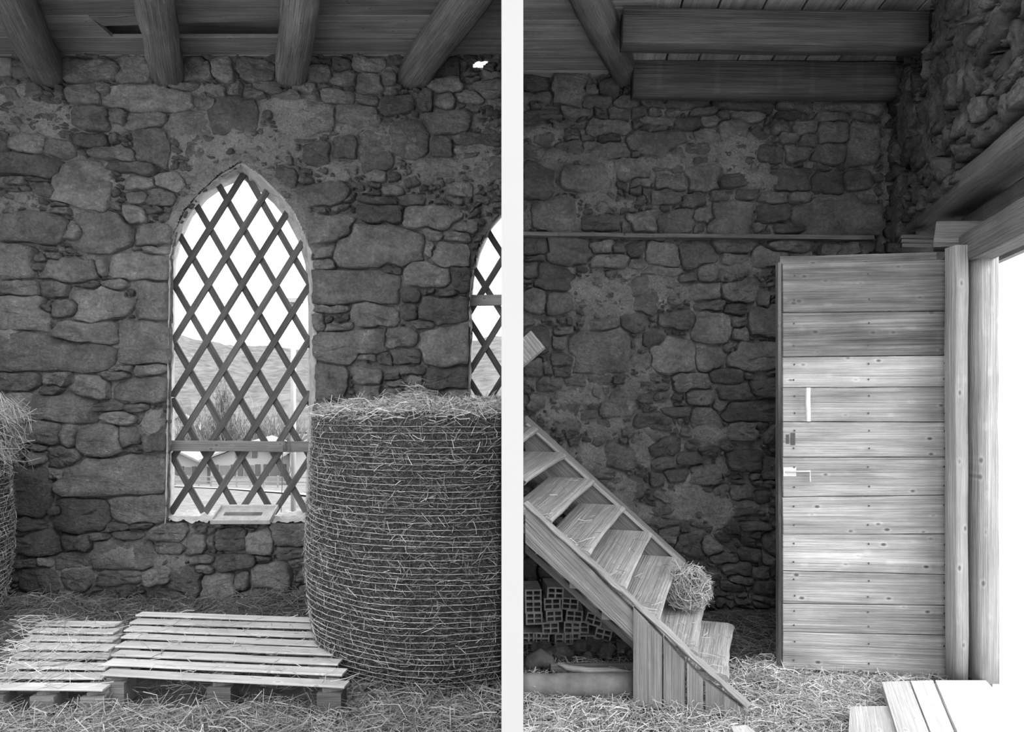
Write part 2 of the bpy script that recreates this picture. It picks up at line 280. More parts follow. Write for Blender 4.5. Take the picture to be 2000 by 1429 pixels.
STR = """1022,180,1080,200 1077,150,1143,204 1143,168,1170,188 1170,160,1208,195 1140,188,1190,208 1195,188,1250,213 1252,190,1300,215 1300,182,1387,210 1385,183,1510,220 1022,150,1077,180 1022,218,1093,237 1095,213,1157,232 1158,215,1185,235 1183,213,1230,235 1232,213,1260,233 1262,210,1295,228 1292,212,1325,229 1350,212,1396,228 1398,217,1425,237 1423,220,1487,240 1150,238,1228,268 1250,230,1315,245 1315,235,1368,258 1368,230,1402,250 1403,237,1452,275 1230,260,1335,303 1170,265,1212,282 1355,255,1402,280 1465,250,1500,275 1022,285,1075,312 1040,265,1078,288 1070,280,1135,303 1140,280,1220,315 1330,283,1378,305 1305,288,1342,315 1275,312,1330,338 1022,325,1080,385 1100,328,1185,375 1205,315,1265,353 1230,350,1268,367 1285,340,1345,370 1340,328,1405,372 1400,340,1462,367 1465,325,1480,370 1390,370,1440,392 1435,370,1480,393 1275,375,1330,400
1045,393,1118,452 1140,422,1210,450 1210,430,1240,455 1225,415,1285,452 1285,416,1352,457 1355,405,1390,438 1355,438,1380,457 1388,393,1467,457 1330,380,1375,405 1467,437,1510,457 1022,466,1070,502 1073,467,1150,515 1150,472,1195,497 1192,480,1220,498 1220,473,1262,503 1153,498,1228,523 1230,503,1262,527 1260,478,1328,520 1325,475,1405,523 1388,468,1470,495 1408,495,1463,517 1467,485,1525,520 1022,502,1065,513 1022,517,1050,545 1045,520,1118,567 1260,520,1330,540 1325,535,1358,553 1358,520,1400,550 1022,567,1062,612 1070,567,1118,610 1140,565,1175,588 1223,545,1278,607 1350,555,1405,588 1415,550,1475,588 1360,590,1410,608 1410,595,1455,618 1480,570,1500,600 1150,622,1207,647 1210,613,1263,647 1290,610,1352,640 1355,613,1427,672 1427,620,1457,640 1430,640,1462,665 1460,600,1525,655 1085,637,1118,655 1022,640,1072,685 1082,655,1112,685 1113,648,1220,727 1255,650,1298,677 1272,660,1357,728 1232,690,1270,720 1355,675,1412,720 1413,668,1442,690 1425,670,1525,722 1078,685,1122,715 1022,705,1055,735 1078,712,1115,738 1048,735,1100,767 1100,735,1145,757 1147,733,1195,750 1197,730,1225,750 1265,722,1293,745 1247,745,1305,763 1320,730,1388,765 1390,720,1445,750 1085,757,1130,783 1158,755,1192,778 1175,765,1240,812 1247,760,1272,785 1343,757,1390,792 1405,748,1470,785 1460,742,1525,775 1030,770,1062,800 1390,778,1422,805 1410,782,1522,825 1075,790,1130,835 1290,795,1350,815 1240,805,1305,840 1350,795,1400,850 1475,825,1500,840
1125,800,1165,822 1420,822,1476,856 1495,830,1525,862 1260,840,1290,865 1180,870,1243,912 1265,858,1330,892 1270,892,1318,918 1318,878,1368,903 1362,870,1400,890 1422,878,1487,918 1485,893,1525,937 1155,907,1200,937 1165,930,1248,980 1265,922,1300,948 1293,912,1345,940 1345,908,1400,945 1390,945,1425,975 1422,945,1475,975 1468,937,1510,950 1475,957,1502,983 1245,990,1320,1025 1355,995,1390,1012 1410,975,1470,1005 1410,1018,1440,1042 1440,1020,1500,1035 1285,1025,1323,1058 1320,1038,1367,1083 1367,1045,1405,1082 1393,1035,1420,1060 1490,1040,1525,1080 1412,1095,1463,1120 1425,1120,1470,1140 1412,1130,1448,1152 1460,1105,1500,1130 1390,1080,1440,1100 1440,1070,1480,1095 1470,1130,1510,1160
1513,192,1588,218 1612,192,1710,222 1515,218,1555,236 1508,238,1545,265 1545,235,1590,265 1595,222,1650,240 1655,223,1700,240 1595,243,1660,280 1522,263,1558,285 1560,265,1593,287 1480,250,1505,268 1650,245,1712,320 1480,290,1530,318 1530,287,1582,317 1582,285,1645,318 1480,325,1503,368 1505,333,1580,375 1583,340,1645,378 1648,335,1700,372 1482,373,1535,398 1540,375,1585,402 1665,380,1710,405 1485,398,1540,435 1548,385,1705,460 1480,437,1508,460 1510,437,1575,458 1500,472,1580,495 1605,475,1672,500 1585,480,1603,498 1675,462,1705,498
1022,1090,1050,1130 1052,1095,1090,1125"""
def rects(s): return [tuple(float(q) for q in a.split(',')) for a in s.split()]

# ------------------------------------------------------------------ rubble masonry
class Masonry:
    """stones laid out on a fine raster of the wall's face, grown from traced and random seeds"""
    def __init__(s, x0, y0, x1, y1, step, seed):
        s.x0, s.y0, s.step = x0, y0, step; s.g = np.random.default_rng(seed); s.seed = seed
        s.U, s.Vv = np.meshgrid(np.arange(x0, x1, step), np.arange(y0, y1, step))
        s.lab = np.full(s.U.shape, -1); s.q = np.full(s.U.shape, 9.0); s.n = 0; s.sizes = []
        s.wu = s.U+fbm(s.U/26, s.Vv/26, seed, 3)*16; s.wv = s.Vv+fbm(s.U/26, s.Vv/26, seed+9, 3)*13
    def forbid(s, mask): s.lab[mask] = -2; s.q[mask] = -1
    def add(s, cx, cy, a, b, rot, p, lim):
        m = int((max(a, b)*1.35+12)/s.step); i = int((cy-s.y0)/s.step); j = int((cx-s.x0)/s.step)
        sl = (slice(max(i-m, 0), i+m), slice(max(j-m, 0), j+m))
        du, dv = s.wu[sl]-cx, s.wv[sl]-cy; c, n = math.cos(rot), math.sin(rot)
        e, f = du*c+dv*n, -du*n+dv*c
        k = s.g.uniform(-0.25, 0.25); f = f*(1+k*e/a)
        q = (np.abs(e/a)**p+np.abs(f/b)**p)**(1/p)
        ok = (q < lim) & (q < s.q[sl]); s.lab[sl][ok] = s.n; s.q[sl][ok] = q[ok]; s.n += 1; s.sizes.append(a*b)
    def rect(s, x0, y0, x1, y1):
        s.add((x0+x1)/2, (y0+y1)/2, (x1-x0)/2, (y1-y0)/2, s.g.uniform(-0.1, 0.1), s.g.uniform(2.8, 7), 1.2)
    def fill(s, lo, hi, tries, aspect=(1.2, 2.6), rotv=0.3):
        for _ in range(tries):
            free = np.argwhere(s.lab == -1)
            if len(free) < 40: break
            for i, j in free[s.g.integers(0, len(free), 60)]:
                if s.lab[i, j] != -1: continue
                b = s.g.uniform(lo, hi); a = b*s.g.uniform(*aspect)
                u, v = s.x0+j*s.step, s.y0+i*s.step
                q0 = s.q.copy() if False else None
                s.addfree(u, v, a, b, s.g.normal()*rotv, s.g.uniform(2.2, 6))
    def addfree(s, cx, cy, a, b, rot, p):
        m = int((max(a, b)*1.3+10)/s.step); i = int((cy-s.y0)/s.step); j = int((cx-s.x0)/s.step)
        sl = (slice(max(i-m, 0), i+m), slice(max(j-m, 0), j+m))
        c, n = math.cos(rot), math.sin(rot)
        wc, wr = s.wu[i, j], s.wv[i, j]
        du, dv = s.wu[sl]-wc, s.wv[sl]-wr; e, f = du*c+dv*n, -du*n+dv*c
        q = (np.abs(e/a)**p+np.abs(f/b)**p)**(1/p)
        ok = (q < 1) & (s.lab[sl] == -1)
        if ok.sum() < 5: return
        s.lab[sl][ok] = s.n; s.n += 1; s.sizes.append(a*b)
    def build(s, parent, to3, mat, prot=(0.02, 0.05), gap=1.5, maxparts=300, px=0.004):
        polys = []
        order = np.argsort(s.lab.ravel(), kind='stable'); labs = s.lab.ravel()[order]
        starts = np.searchsorted(labs, np.arange(s.n)); ends = np.searchsorted(labs, np.arange(s.n), 'right')
        ncol = s.lab.shape[1]
        for l in range(s.n):
            idx = order[starts[l]:ends[l]]
            if len(idx) < 7: continue
            ii, jj = idx//ncol, idx % ncol; ci, cj = ii.mean(), jj.mean()
            if s.lab[int(ci), int(cj)] != l:
                k = np.argmin((ii-ci)**2+(jj-cj)**2); ci, cj = float(ii[k]), float(jj[k])
            area = len(idx)*s.step**2; K = 11 if area < 300 else 16 if area < 2500 else 24
            pts = []
            ext = math.atan2(ii.std(), jj.std()+1e-6)
            for t in range(K):
                a0 = 2*math.pi*t/K; ax, ay = math.cos(a0)*max(jj.std(), 1), math.sin(a0)*max(ii.std(), 1)
                n = math.hypot(ax, ay); ax, ay = ax/n, ay/n; r = 0.0
                while True:
                    i, j = int(round(ci+ay*(r+0.5))), int(round(cj+ax*(r+0.5)))
                    if i < 0 or j < 0 or i >= s.lab.shape[0] or j >= ncol or s.lab[i, j] != l: break
                    r += 0.5
                r = max(r*s.step-gap*s.g.uniform(0.6, 1.5), 1.2)
                pts.append((ax*r, ay*r))
            polys.append((area, s.x0+cj*s.step, s.y0+ci*s.step, pts))
        polys.sort(key=lambda t: -t[0])
        restV, restF = [], []
        for n, (area, cu, cv, pts) in enumerate(polys):
            K = len(pts); V = []; Fc = []
            pr = s.g.uniform(*prot)*(0.75 if area < 250 else 1.0)
            tx, ty = s.g.normal()*0.02, s.g.normal()*0.02; sz = math.sqrt(area)
            if area < 250: rings = [(1.0, -0.03), (0.93, pr*0.62), (0.68, pr)]
            elif area < 1500: rings = [(1.0, -0.03), (0.985, pr*0.6), (0.92, pr*0.95), (0.5, pr)]
            else: rings = [(1.0, -0.03), (0.99, pr*0.6), (0.955, pr*0.93), (0.66, pr), (0.33, pr)]
            for (f, o) in rings:
                for (x, y) in pts:
                    z = 0 if o < 0 else s.g.normal()*0.005*(1 if f > 0.9 else 1.6)+tx*x*f/sz*1.6+ty*y*f/sz*1.6
                    jx = 1 if f > 0.99 else 1+s.g.normal()*0.02
                    V.append(to3(cu+x*f*jx, cv+y*f*jx, o+z))
            V.append(to3(cu, cv, pr*s.g.uniform(0.85, 1.25)))
            nr = len(rings)
            for r in range(nr-1):
                for k in range(K):
                    q = (k+1) % K; Fc.append((r*K+k, r*K+q, (r+1)*K+q, (r+1)*K+k))
            for k in range(K): Fc.append(((nr-1)*K+k, (nr-1)*K+(k+1) % K, nr*K))
            if s.flip: Fc = [f[::-1] for f in Fc]
            if n < maxparts: obj('stone', V, Fc, mat, parent, True)
            else:
                b = len(restV); restV += V; restF += [tuple(b+i for i in f) for f in Fc]
        if restV: obj('small_stones', restV, restF, mat, parent, True, kind='stuff')
        return len(polys)
    flip = False

def mortar(name, x0, y0, x1, y1, step, hole, to3, smear, mat, seed, extra=None, flip=False, base=-0.028):
    """the pointing between and over the stones: one rough relief sheet with openings left out"""
    us = np.arange(x0, x1+step, step); vs = np.arange(y0, y1+step, step); U, Vv = np.meshgrid(us, vs)
    s = smear(U, Vv); rel = base+fbm(U/22, Vv/22, seed, 5)*0.03+s*(0.085+fbm(U/30, Vv/30, seed+5, 5)*0.06)
    V = to3(U, Vv, rel); idx = np.arange(U.size).reshape(U.shape)
    Q = np.stack([idx[:-1, :-1], idx[1:, :-1], idx[1:, 1:], idx[:-1, 1:]], -1).reshape(-1, 4)
    cu, cv = (U[:-1, :-1]+step/2).ravel(), (Vv[:-1, :-1]+step/2).ravel()
    Q = Q[~hole(cu, cv)]
    if flip: Q = Q[:, ::-1]
    V = V.reshape(-1, 3); nv = len(V)
    if extra is not None:
        eV, eQ = extra; V = np.concatenate([V, eV]); Q = np.concatenate([Q, eQ+nv])
    used = np.unique(Q); rm = np.full(len(V), -1); rm[used] = np.arange(len(used)); V, Q = V[used], rm[Q]
    return npmesh(name, V, Q, mat, None, True, kind='structure')
def smear_fn(ells, seed):
    def f(U, V):
        s = np.zeros(U.shape)
        for (cx, cy, a, b) in ells:
            s = np.maximum(s, 1.45-np.sqrt(((U-cx)/a)**2+((V-cy)/b)**2)*0.9)
        s += fbm(U/45, V/45, seed, 4)*1.3
        return np.clip(s, 0, 1)
    return f
def dist_poly(U, V, poly):
    d = np.full(U.shape, 1e9)
    for (x0, y0), (x1, y1) in zip(poly[:-1], poly[1:]):
        t = np.clip(((U-x0)*(x1-x0)+(V-y0)*(y1-y0))/((x1-x0)**2+(y1-y0)**2+1e-9), 0, 1)
        d = np.minimum(d, np.hypot(U-x0-t*(x1-x0), V-y0-t*(y1-y0)))
    return d

# ---- window wall
def toL(u, v, off):                               # point of the window wall's face, off metres into the room
    if np.ndim(u): return np.stack([(u-UC)*DL/F, DL-off, H-(v-VH)*DL/F], -1)
    return Vector(((u-UC)*DL/F, DL-off, H-(v-VH)*DL/F))
def to_dr(u, v, off):
    if np.ndim(u): return np.stack([(u-UC)*DR/F, DR-off, H-(v-VH)*DR/F], -1)
    return Vector(((u-UC)*DR/F, DR-off, H-(v-VH)*DR/F))
WT = 0.36                                          # wall thickness
def holeL(u, v): return inpoly(u, v, ARCH_IN) | inpoly(u, v, ARCH2_IN) | inpoly(u, v, GAP)
SML = [(70, 215, 80, 26), (160, 232, 55, 24), (90, 255, 60, 16), (450, 232, 55, 36), (470, 290, 125, 42), (405, 330, 45, 45), (550, 300, 60, 38), (610, 240, 60, 40), (700, 250, 60, 22), (760, 290, 50, 50), (25, 392, 60, 26), (650, 330, 70, 22), (20, 640, 24, 30), (120, 1125, 60, 28), (230, 1085, 40, 22), (340, 1090, 30, 30), (300, 830, 26, 26), (860, 330, 60, 20), (10, 200, 40, 40), (560, 210, 60, 20), (950, 300, 40, 50)]
def smearL(U, V):
    s = smear_fn(SML, 3)(U, V)
    d = dist_poly(U, V, ARCH_IN); up = np.clip((520-V)/60, 0.12, 1)
    return np.clip(np.maximum(s*0.8, np.clip(1.5-d/30, 0, 1)*up), 0, 1)
def reveal(inn, out, push_out):
    """ragged plaster skin between the inner and outer outline of an opening"""
    n = len(inn); st = 7; A = []
    def dens(poly):
        o = []
        for (a, b) in zip(poly[:-1], poly[1:]):
            for k in range(6): o.append((a[0]+(b[0]-a[0])*k/6, a[1]+(b[1]-a[1])*k/6))
        return o+[poly[-1]]
    I, O = dens(inn), dens(out); rows = []
    for k in range(st+1):
        t = k/st
        row = []
        for (a, b) in zip(I, O):
            pa = np.array([(a[0]-UC)*DL/F, DL-0.04, H-(a[1]-VH)*DL/F]); do = DL+WT
            pb = np.array([(b[0]-UC)*do/F, do, H-(b[1]-VH)*do/F])
            w = pa*(1-t)+pb*t; j = 0.008*math.sin(math.pi*min(t+0.12, 1))
            w[0] += NR.normal()*j; w[2] += NR.normal()*j
            row.append(w)
        rows.append(row)
    c = np.mean(np.array(I), 0); rows.insert(0, [np.array([(c[0]+(a[0]-c[0])*1.05-UC)*DL/F, DL+0.0, H-(c[1]+(a[1]-c[1])*1.02-VH)*DL/F]) for a in I]); st = st+1
    m = len(I); V = np.array(rows).reshape(-1, 3)
    idx = np.arange((st+1)*m).reshape(st+1, m)
    Q = np.stack([idx[:-1, :-1], idx[1:, :-1], idx[1:, 1:], idx[:-1, 1:]], -1).reshape(-1, 4)
    return V, Q
V0 = 100
def outer_face():
    do = DL+WT; us = np.arange(-420, 1000, 4.0); vs = np.arange(20, 1260, 4.0); U, Vv = np.meshgrid(us, vs)
    V = np.stack([(U-UC)*do/F, np.full(U.shape, do), H-(Vv-VH)*do/F], -1).reshape(-1, 3); idx = np.arange(U.size).reshape(U.shape)
    Q = np.stack([idx[:-1, :-1], idx[:-1, 1:], idx[1:, 1:], idx[1:, :-1]], -1).reshape(-1, 4)
    cu, cv = (U[:-1, :-1]+2).ravel(), (Vv[:-1, :-1]+2).ravel()
    m1_, m2_ = [[((a[0]+b[0])/2, (a[1]+b[1])/2) for a, b in zip(i_, o_)] for i_, o_ in ((ARCH_IN, ARCH_OUT), (ARCH2_IN, ARCH2_OUT))]
    h = inpoly(cu, cv, m1_) | inpoly(cu, cv, m2_) | inpoly(cu, cv, GAP)
    return V, Q[~h]
wall_left = mortar('wall_back', -300, V0, 996, 1190, 3, holeL, toL, smearL, 'mortar', 3, outer_face())
for k, (a, b) in enumerate(((ARCH_IN, ARCH_OUT), (ARCH2_IN, ARCH2_OUT))):
    rv, rq = reveal(a, b, 0); npmesh('reveal', rv, rq, 'reveal', wall_left, False)
ms = Masonry(-20, V0+8, 992, 1188, 2, 21)
ms.forbid(holeL(ms.U, ms.Vv))
for r in rects(STL): ms.rect(*r)
ms.fill(6, 11, 10); ms.fill(3.5, 7, 8)
print('stones left', ms.build(wall_left, toL, 'stone', (0.025, 0.06)))

# ---- stair wall
SMR = [(1060, 262, 50, 18), (1095, 312, 75, 18), (1200, 330, 40, 16), (1300, 320, 40, 20), (1425, 295, 80, 30), (1200, 400, 60, 14), (1170, 575, 45, 30), (1205, 600, 35, 40), (1290, 560, 40, 38), (1430, 522, 60, 22), (1140, 775, 45, 24), (1110, 815, 60, 20), (1180, 840, 40, 26), (1245, 745, 30, 26), (1255, 880, 30, 40), (1150, 890, 30, 36), (1225, 960, 40, 36), (1330, 970, 50, 40), (1380, 850, 30, 30), (1400, 1000, 40, 40), (1250, 1000, 40, 30), (1090, 420, 60, 24), (1170, 400, 30, 26), (1480, 350, 40, 20)]
def noHole(u, v): return np.zeros(np.shape(u), bool)
wall_stair = mortar('wall_back', 1004, 140, 1760, 1190, 3, noHole, to_dr, smear_fn(SMR, 8), 'mortar_r', 8)
ms = Masonry(1012, 148, 1722, 1185, 2, 33)
for r in rects(STR): ms.rect(*r)
ms.fill(6, 12, 12, (1.0, 2.0)); ms.fill(3.5, 7, 8)
print('stones right', ms.build(wall_stair, to_dr, 'stone_r', (0.03, 0.065)))

# ---- door wall, askew: s runs towards the camera from the far corner, 1 unit = 4 mm
C0 = Vector((wallx(5.55), 5.55, 0)); PX = 0.004
def toW(s, h, off):
    if np.ndim(s):
        q = np.stack([C0.x-WD.x*s*PX+WN.x*off, C0.y-WD.y*s*PX+WN.y*off, h*PX+0*s], -1); return q
    return Vector((C0.x-WD.x*s*PX+WN.x*off, C0.y-WD.y*s*PX+WN.y*off, h*PX))
DOOR_S0, DOOR_S1, DOOR_H = (5.55-4.02)/WD.y/PX, (5.55-2.85)/WD.y/PX, 2.9/PX
def holeW(s, h): return ((s > DOOR_S0) & (s < DOOR_S1) & (h < DOOR_H)) | ((s > 118) & (s < DOOR_S1) & (h > 2.42/PX) & (h < 2.8/PX))
SMW = [(120, 900, 40, 90), (250, 820, 60, 80), (330, 950, 60, 60), (420, 850, 60, 80), (60, 720, 40, 60)]
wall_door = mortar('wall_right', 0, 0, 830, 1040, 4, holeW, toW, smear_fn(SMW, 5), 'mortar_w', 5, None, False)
ms = Masonry(4, 4, 826, 1036, 2, 55); ms.flip = False
ms.forbid(holeW(ms.U, ms.Vv) | (ms.Vv < 560))
ms.fill(12, 24, 5, (1.0, 2.2), 0.25); ms.fill(7, 13, 5, (1, 2.2)); ms.fill(4, 8, 4)
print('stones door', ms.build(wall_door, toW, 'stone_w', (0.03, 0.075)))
# the wall's core, so that no light passes
def prism(name, quad, z0, z1, mat, parent=None, **kw):
    V = [(x, y, z) for z in (z0, z1) for (x, y) in quad]; n = len(quad)
    Fc = [tuple(reversed(range(n))), tuple(range(n, 2*n))]+[(i, (i+1) % n, n+(i+1) % n, n+i) for i in range(n)]
    return obj(name, V, Fc, mat, parent, **kw)
def along(d, off): return (wallx(d)-WN.x*off, d-WN.y*off)
def wquad(d0, d1, o0=0.03, o1=0.4): return [along(d0, o0), along(d0, o1), along(d1, o1), along(d1, o0)]
prism('wall_core', wquad(6.0, 5.1), -0.1, 4.6, 'plaster', wall_door)
prism('wall_core', wquad(5.1, 4.05, 0.03, 0.13), -0.1, 2.42, 'plaster', wall_door)
prism('wall_core', wquad(5.1, 4.05, 0.32, 0.36), 2.42, 2.92, 'plaster', wall_door)
prism('wall_core', wquad(5.1, 4.05, 0.03, 0.13), 2.92, 4.6, 'plaster', wall_door)
prism('wall_core', wquad(4.05, 2.6), 2.92, 4.6, 'plaster', wall_door)
prism('wall_core', wquad(2.85, 2.6), -0.1, 2.92, 'plaster', wall_door)
box('wall_core', (-0.02, DR+0.035, -0.1), (3.4, DR+0.4, 4.6), 'plaster', wall_stair)
# left and front walls (the front stands open on both sides of the partition; the camera looks in from the yard)
box('wall_left', (-5.6, 3.0, -0.1), (-5.3, 6.1, 4.6), 'plaster', kind='structure')
# ---- partition between the two rooms; its end towards the yard is painted white
PA, PB, PD = -20.5*1.6/F, 22.0*1.6/F, 1.6
part = box('wall_partition', (PA, PD+0.02, -0.1), (PB, 5.9, 2.75), 'plaster', kind='structure')
box('wall_upper', (PA, YF, 2.75), (PB, 5.9, 4.45), 'plaster', part)
box('end_cap', (PA, PD, -0.1), (PB, PD+0.02, 2.75), 'white', part, label='white painted end of the partition wall')

# ------------------------------------------------------------------ ground and floors
def terrain_z(x, y):
    z = np.where(y > 6.4, -0.08-0.108*(y-6.4), -0.08)
    return np.maximum(z, -6.6)
xs = np.concatenate([np.linspace(-160, -12, 30), np.linspace(-11, 11, 60), np.linspace(12, 160, 30)]); ys = np.concatenate([np.linspace(-60, 0, 14), np.linspace(1, 15, 40), np.linspace(16, 70, 60), np.linspace(75, 320, 30)])
X, Y = np.meshgrid(xs, ys); Z = terrain_z(X, Y)+fbm(X/3, Y/3, 4, 3)*0.05
idx = np.arange(X.size).reshape(X.shape)
Q = np.stack([idx[:-1, :-1], idx[:-1, 1:], idx[1:, 1:], idx[1:, :-1]], -1).reshape(-1, 4)
cyy = np.where((X[:-1, :-1] > 1.0).ravel(), 0, (Y[:-1, :-1]).ravel())
npmesh('ground_field', np.stack([X, Y, Z], -1).reshape(-1, 3), Q[cyy >= 6.3], 'field', smooth=True, kind='structure')
npmesh('ground_yard', np.stack([X, Y, Z], -1).reshape(-1, 3), Q[cyy < 6.3], 'snow', smooth=True, kind='structure')
def floorz(x, y):
    h = 0.035*(vnoise(x*2.3+9, y*2.3, 3)-0.3)-0.035*np.clip((x+0.02)*20, 0, 1)
    h = h+0.16*np.exp(-(((x+3.25)/0.42)**2+((y-4.98)/0.25)**2))+0.12*np.exp(-(((x+3.75)/0.22)**2+((y-4.2)/0.6)**2))+0.09*np.exp(-(((x+1.7)/0.5)**2+((y-5.25)/0.25)**2))
    h = h+0.05*np.exp(-(((x-1.55)/0.2)**2+((y-4.4)/0.3)**2))
    return h
fx = np.linspace(-5.3, 2.75, 170); fy = np.linspace(2.1, 5.85, 90); X, Y = np.meshgrid(fx, fy)
idx = np.arange(X.size).reshape(X.shape); Q = np.stack([idx[:-1, :-1], idx[:-1, 1:], idx[1:, 1:], idx[1:, :-1]], -1).reshape(-1, 4)
fcx, fcy = X[:-1, :-1].ravel(), Y[:-1, :-1].ravel(); Q = Q[fcx < wallx(fcy)+0.05]
npmesh('floor', np.stack([X, Y, floorz(X, Y)-0.02+fbm(X*6, Y*6, 2, 3)*0.03], -1).reshape(-1, 3), Q, 'soil', smooth=True, kind='structure')

# ------------------------------------------------------------------ ceilings
ceil_l = box('ceiling', (-5.6, YF, ZCL+0.17), (0.0, 6.0, ZCL+0.2), 'board', kind='structure')
d = 5.95; k = 0
while d > YF:
    w = 0.30+R.uniform(-0.03, 0.03); y = d-w/2
    if k == 2:                                    # the gap in the boards between the second and third beam
        plank('board', (-5.3, y, ZCL+0.015), (-3.0, y, ZCL+0.015), w-0.006, 0.03, (0, 1, 0), 'board', ceil_l)
        plank('board', (-3.0, y-0.06, ZCL+0.02), (-1.6, y-0.10, ZCL+0.05), w-0.14, 0.03, (0, 1, 0.12), 'board', ceil_l, wob=0.008, n=8)
        plank('board', (-1.6, y, ZCL+0.015), (-0.03, y, ZCL+0.015), w-0.006, 0.03, (0, 1, 0), 'board', ceil_l)
    else: plank('board', (-5.3, y, ZCL+0.015), (-0.36 if k == 0 else -0.03, y, ZCL+0.015), w-0.006, 0.03, (0, 1, 0), 'board', ceil_l, n=6)
    d -= w; k += 1
ceil_r = box('ceiling', (0.0, YF, ZCR+0.17), (3.6, 6.0, ZCR+0.2), 'board_r', kind='structure')
d = 5.6
while d > YF:
    w = 0.19+R.uniform(-0.05, 0.07)
    plank('board', (0.04, d-w/2, ZCR+0.015), (0.88, d-w/2, ZCR+0.015), w-0.004, 0.03, (0, 1, 0), 'board_r', ceil_r); d -= w
x = 0.88
while x < 3.2:
    w = 0.265+R.uniform(-0.03, 0.03); sk = 0.28
    plank('board', (x+w/2-sk*0.05, 5.6, ZCR+0.02), (x+w/2-sk*0.7, YF, ZCR+0.02), w-0.014, 0.03, (1, 0, 0), 'board_r', ceil_r); x += w

def hewn(w, t, k=0.28):
    a, b = w/2, t/2; c = k*min(w, t)
    return [(-a+c, -b), (a-c, -b), (a, -b+c), (a, b-c), (a-c, b), (-a+c, b), (-a, b-c), (-a, -b+c)]
def beam(name, A, B, w, t, mat, lab, ext=0.6, k=0.3, **kw):
    A, B = Vector(A), Vector(B); B = B+(B-A).normalized()*ext
    up = Vector((0, 0, 1)); X_ = (B-A).normalized()
    return plank(name, A, B, w, t, X_.cross(up), mat, None, 14, 0, 0.009, True, None, (0, 0), hewn(w, t, k), label=lab, cat='beam', kind='thing', **kw)
names = ['first', 'second', 'third', 'fourth']
zax = ZCL-0.115
for i, (u0, u1) in enumerate(((98, 27), (328, 303), (567, 588), (804, 912))):
    dA, dB = DL+0.06, F*(zax-H)/VH
    A = P(u0, VH-F*(zax-0.02-H)/dA, dA); B = P(u1, 0, dB); A.z = zax-0.02; B.z = zax
    beam('ceiling_beam', A, B, 0.235, 0.225, 'beam', ['rough hewn ceiling beam furthest from the partition, left of the arched window', 'rough hewn ceiling beam crossing the dark slot, ending just left of the window apex', 'rough hewn ceiling beam ending in the wall just right of the window apex', 'slanting hewn ceiling beam nearest the bright hole at the wall top'][i], 1.0, 0.22)
# right room beams
beam('ceiling_beam', P(1226, 146, DR+0.05), P(1153, 0, 4.27)+Vector((0, 0, 0)), 0.2, 0.24, 'beam_r', 'gnarled main beam running from the yard into the stair wall', 0.7, 0.33)
plank('ceiling_beam', P(1214, 60, 4.52), P(1800, 66, 4.5), 0.16, 0.22, (0, 1, 0), 'beam_x', None, 10, 0.015, 0.004, True, label='squared cross beam between main beam and door wall, nearer the yard', cat='beam', kind='thing')
plank('ceiling_beam', P(1235, 157, 5.32), P(1765, 160, 5.3), 0.16, 0.245, (0, 1, 0), 'beam_x', None, 10, 0.015, 0.004, True, label='squared cross beam lying close against the top of the stair wall', cat='beam', kind='thing')

# ------------------------------------------------------------------ windows: lattice of laths, rails
def lattice(win, nodes_y, fam, ylo, yhi, poly, depth, mat='lath'):
    for sgn, slope, xs_ in fam:
        for x0 in xs_:
            ts = np.linspace(ylo, yhi, 400); xx = x0+sgn*(nodes_y-ts)*slope
            ok = inpoly(xx, ts, poly)
            if ok.sum() < 12: continue
            y0, y1 = ts[ok][0], ts[ok][-1]; x_0, x_1 = xx[ok][0], xx[ok][-1]
            dd = depth+(0.014 if sgn > 0 else 0.036)
            a, b = P(x_0, y0, dd), P(x_1, y1, dd)
            plank('lath', a, b, 0.05, 0.02, Vector((1, 0, 0.5)), mat, win, 5, 0.002, 0.001, False, None, (R.uniform(-0.5, 0.5), R.uniform(-0.5, 0.5)))
def grow(poly, k):
    c = np.mean(np.array(poly), 0); return [tuple(c+(np.array(p)-c)*k) for p in poly]
LD = DL+0.17
MID = [((a[0]*0.6+b[0]*0.4), (a[1]*0.6+b[1]*0.4)) for a, b in zip(ARCH_IN, ARCH_OUT)]
win1 = empty('window_1', P(470, 1000, LD), kind='structure', label='pointed arch window with a diamond lattice of wooden laths')
base = [473+66*k for k in range(-6, 7)]
lattice(win1, 556, [(1, 0.625, base), (-1, 0.575, base)], 330, 868, MID, LD)
lattice(win1, 893, [(1, 0.66, [472+67*k for k in range(-5, 5)]), (-1, 0.555, [472+67*k for k in range(-5, 5)])], 870, 1000, [(p[0], p[1]) for p in MID], LD)
plank('rail', P(326, 870, LD-0.045), P(608, 872, LD-0.045), 0.085, 0.045, (0, 0, 1), 'rail', win1, 6, 0.004, 0.002)
win2 = empty('window_2', P(960, 830, LD), kind='structure', label='second lattice window running into the partition wall')
MID2 = [((a[0]*0.6+b[0]*0.4), (a[1]*0.6+b[1]*0.4)) for a, b in zip(ARCH2_IN, ARCH2_OUT)]
base2 = [955+72*k for k in range(-8, 8)]
lattice(win2, 665, [(1, 0.62, base2), (-1, 0.62, [x-14 for x in base2])], 400, 822, [(p[0]-4 if p[0] < 980 else p[0], p[1]) for p in MID2], LD)
plank('rail', P(916, 586, LD-0.045), P(990, 586, LD-0.045), 0.085, 0.045, (0, 0, 1), 'rail', win2, 4, 0.004, 0.002)
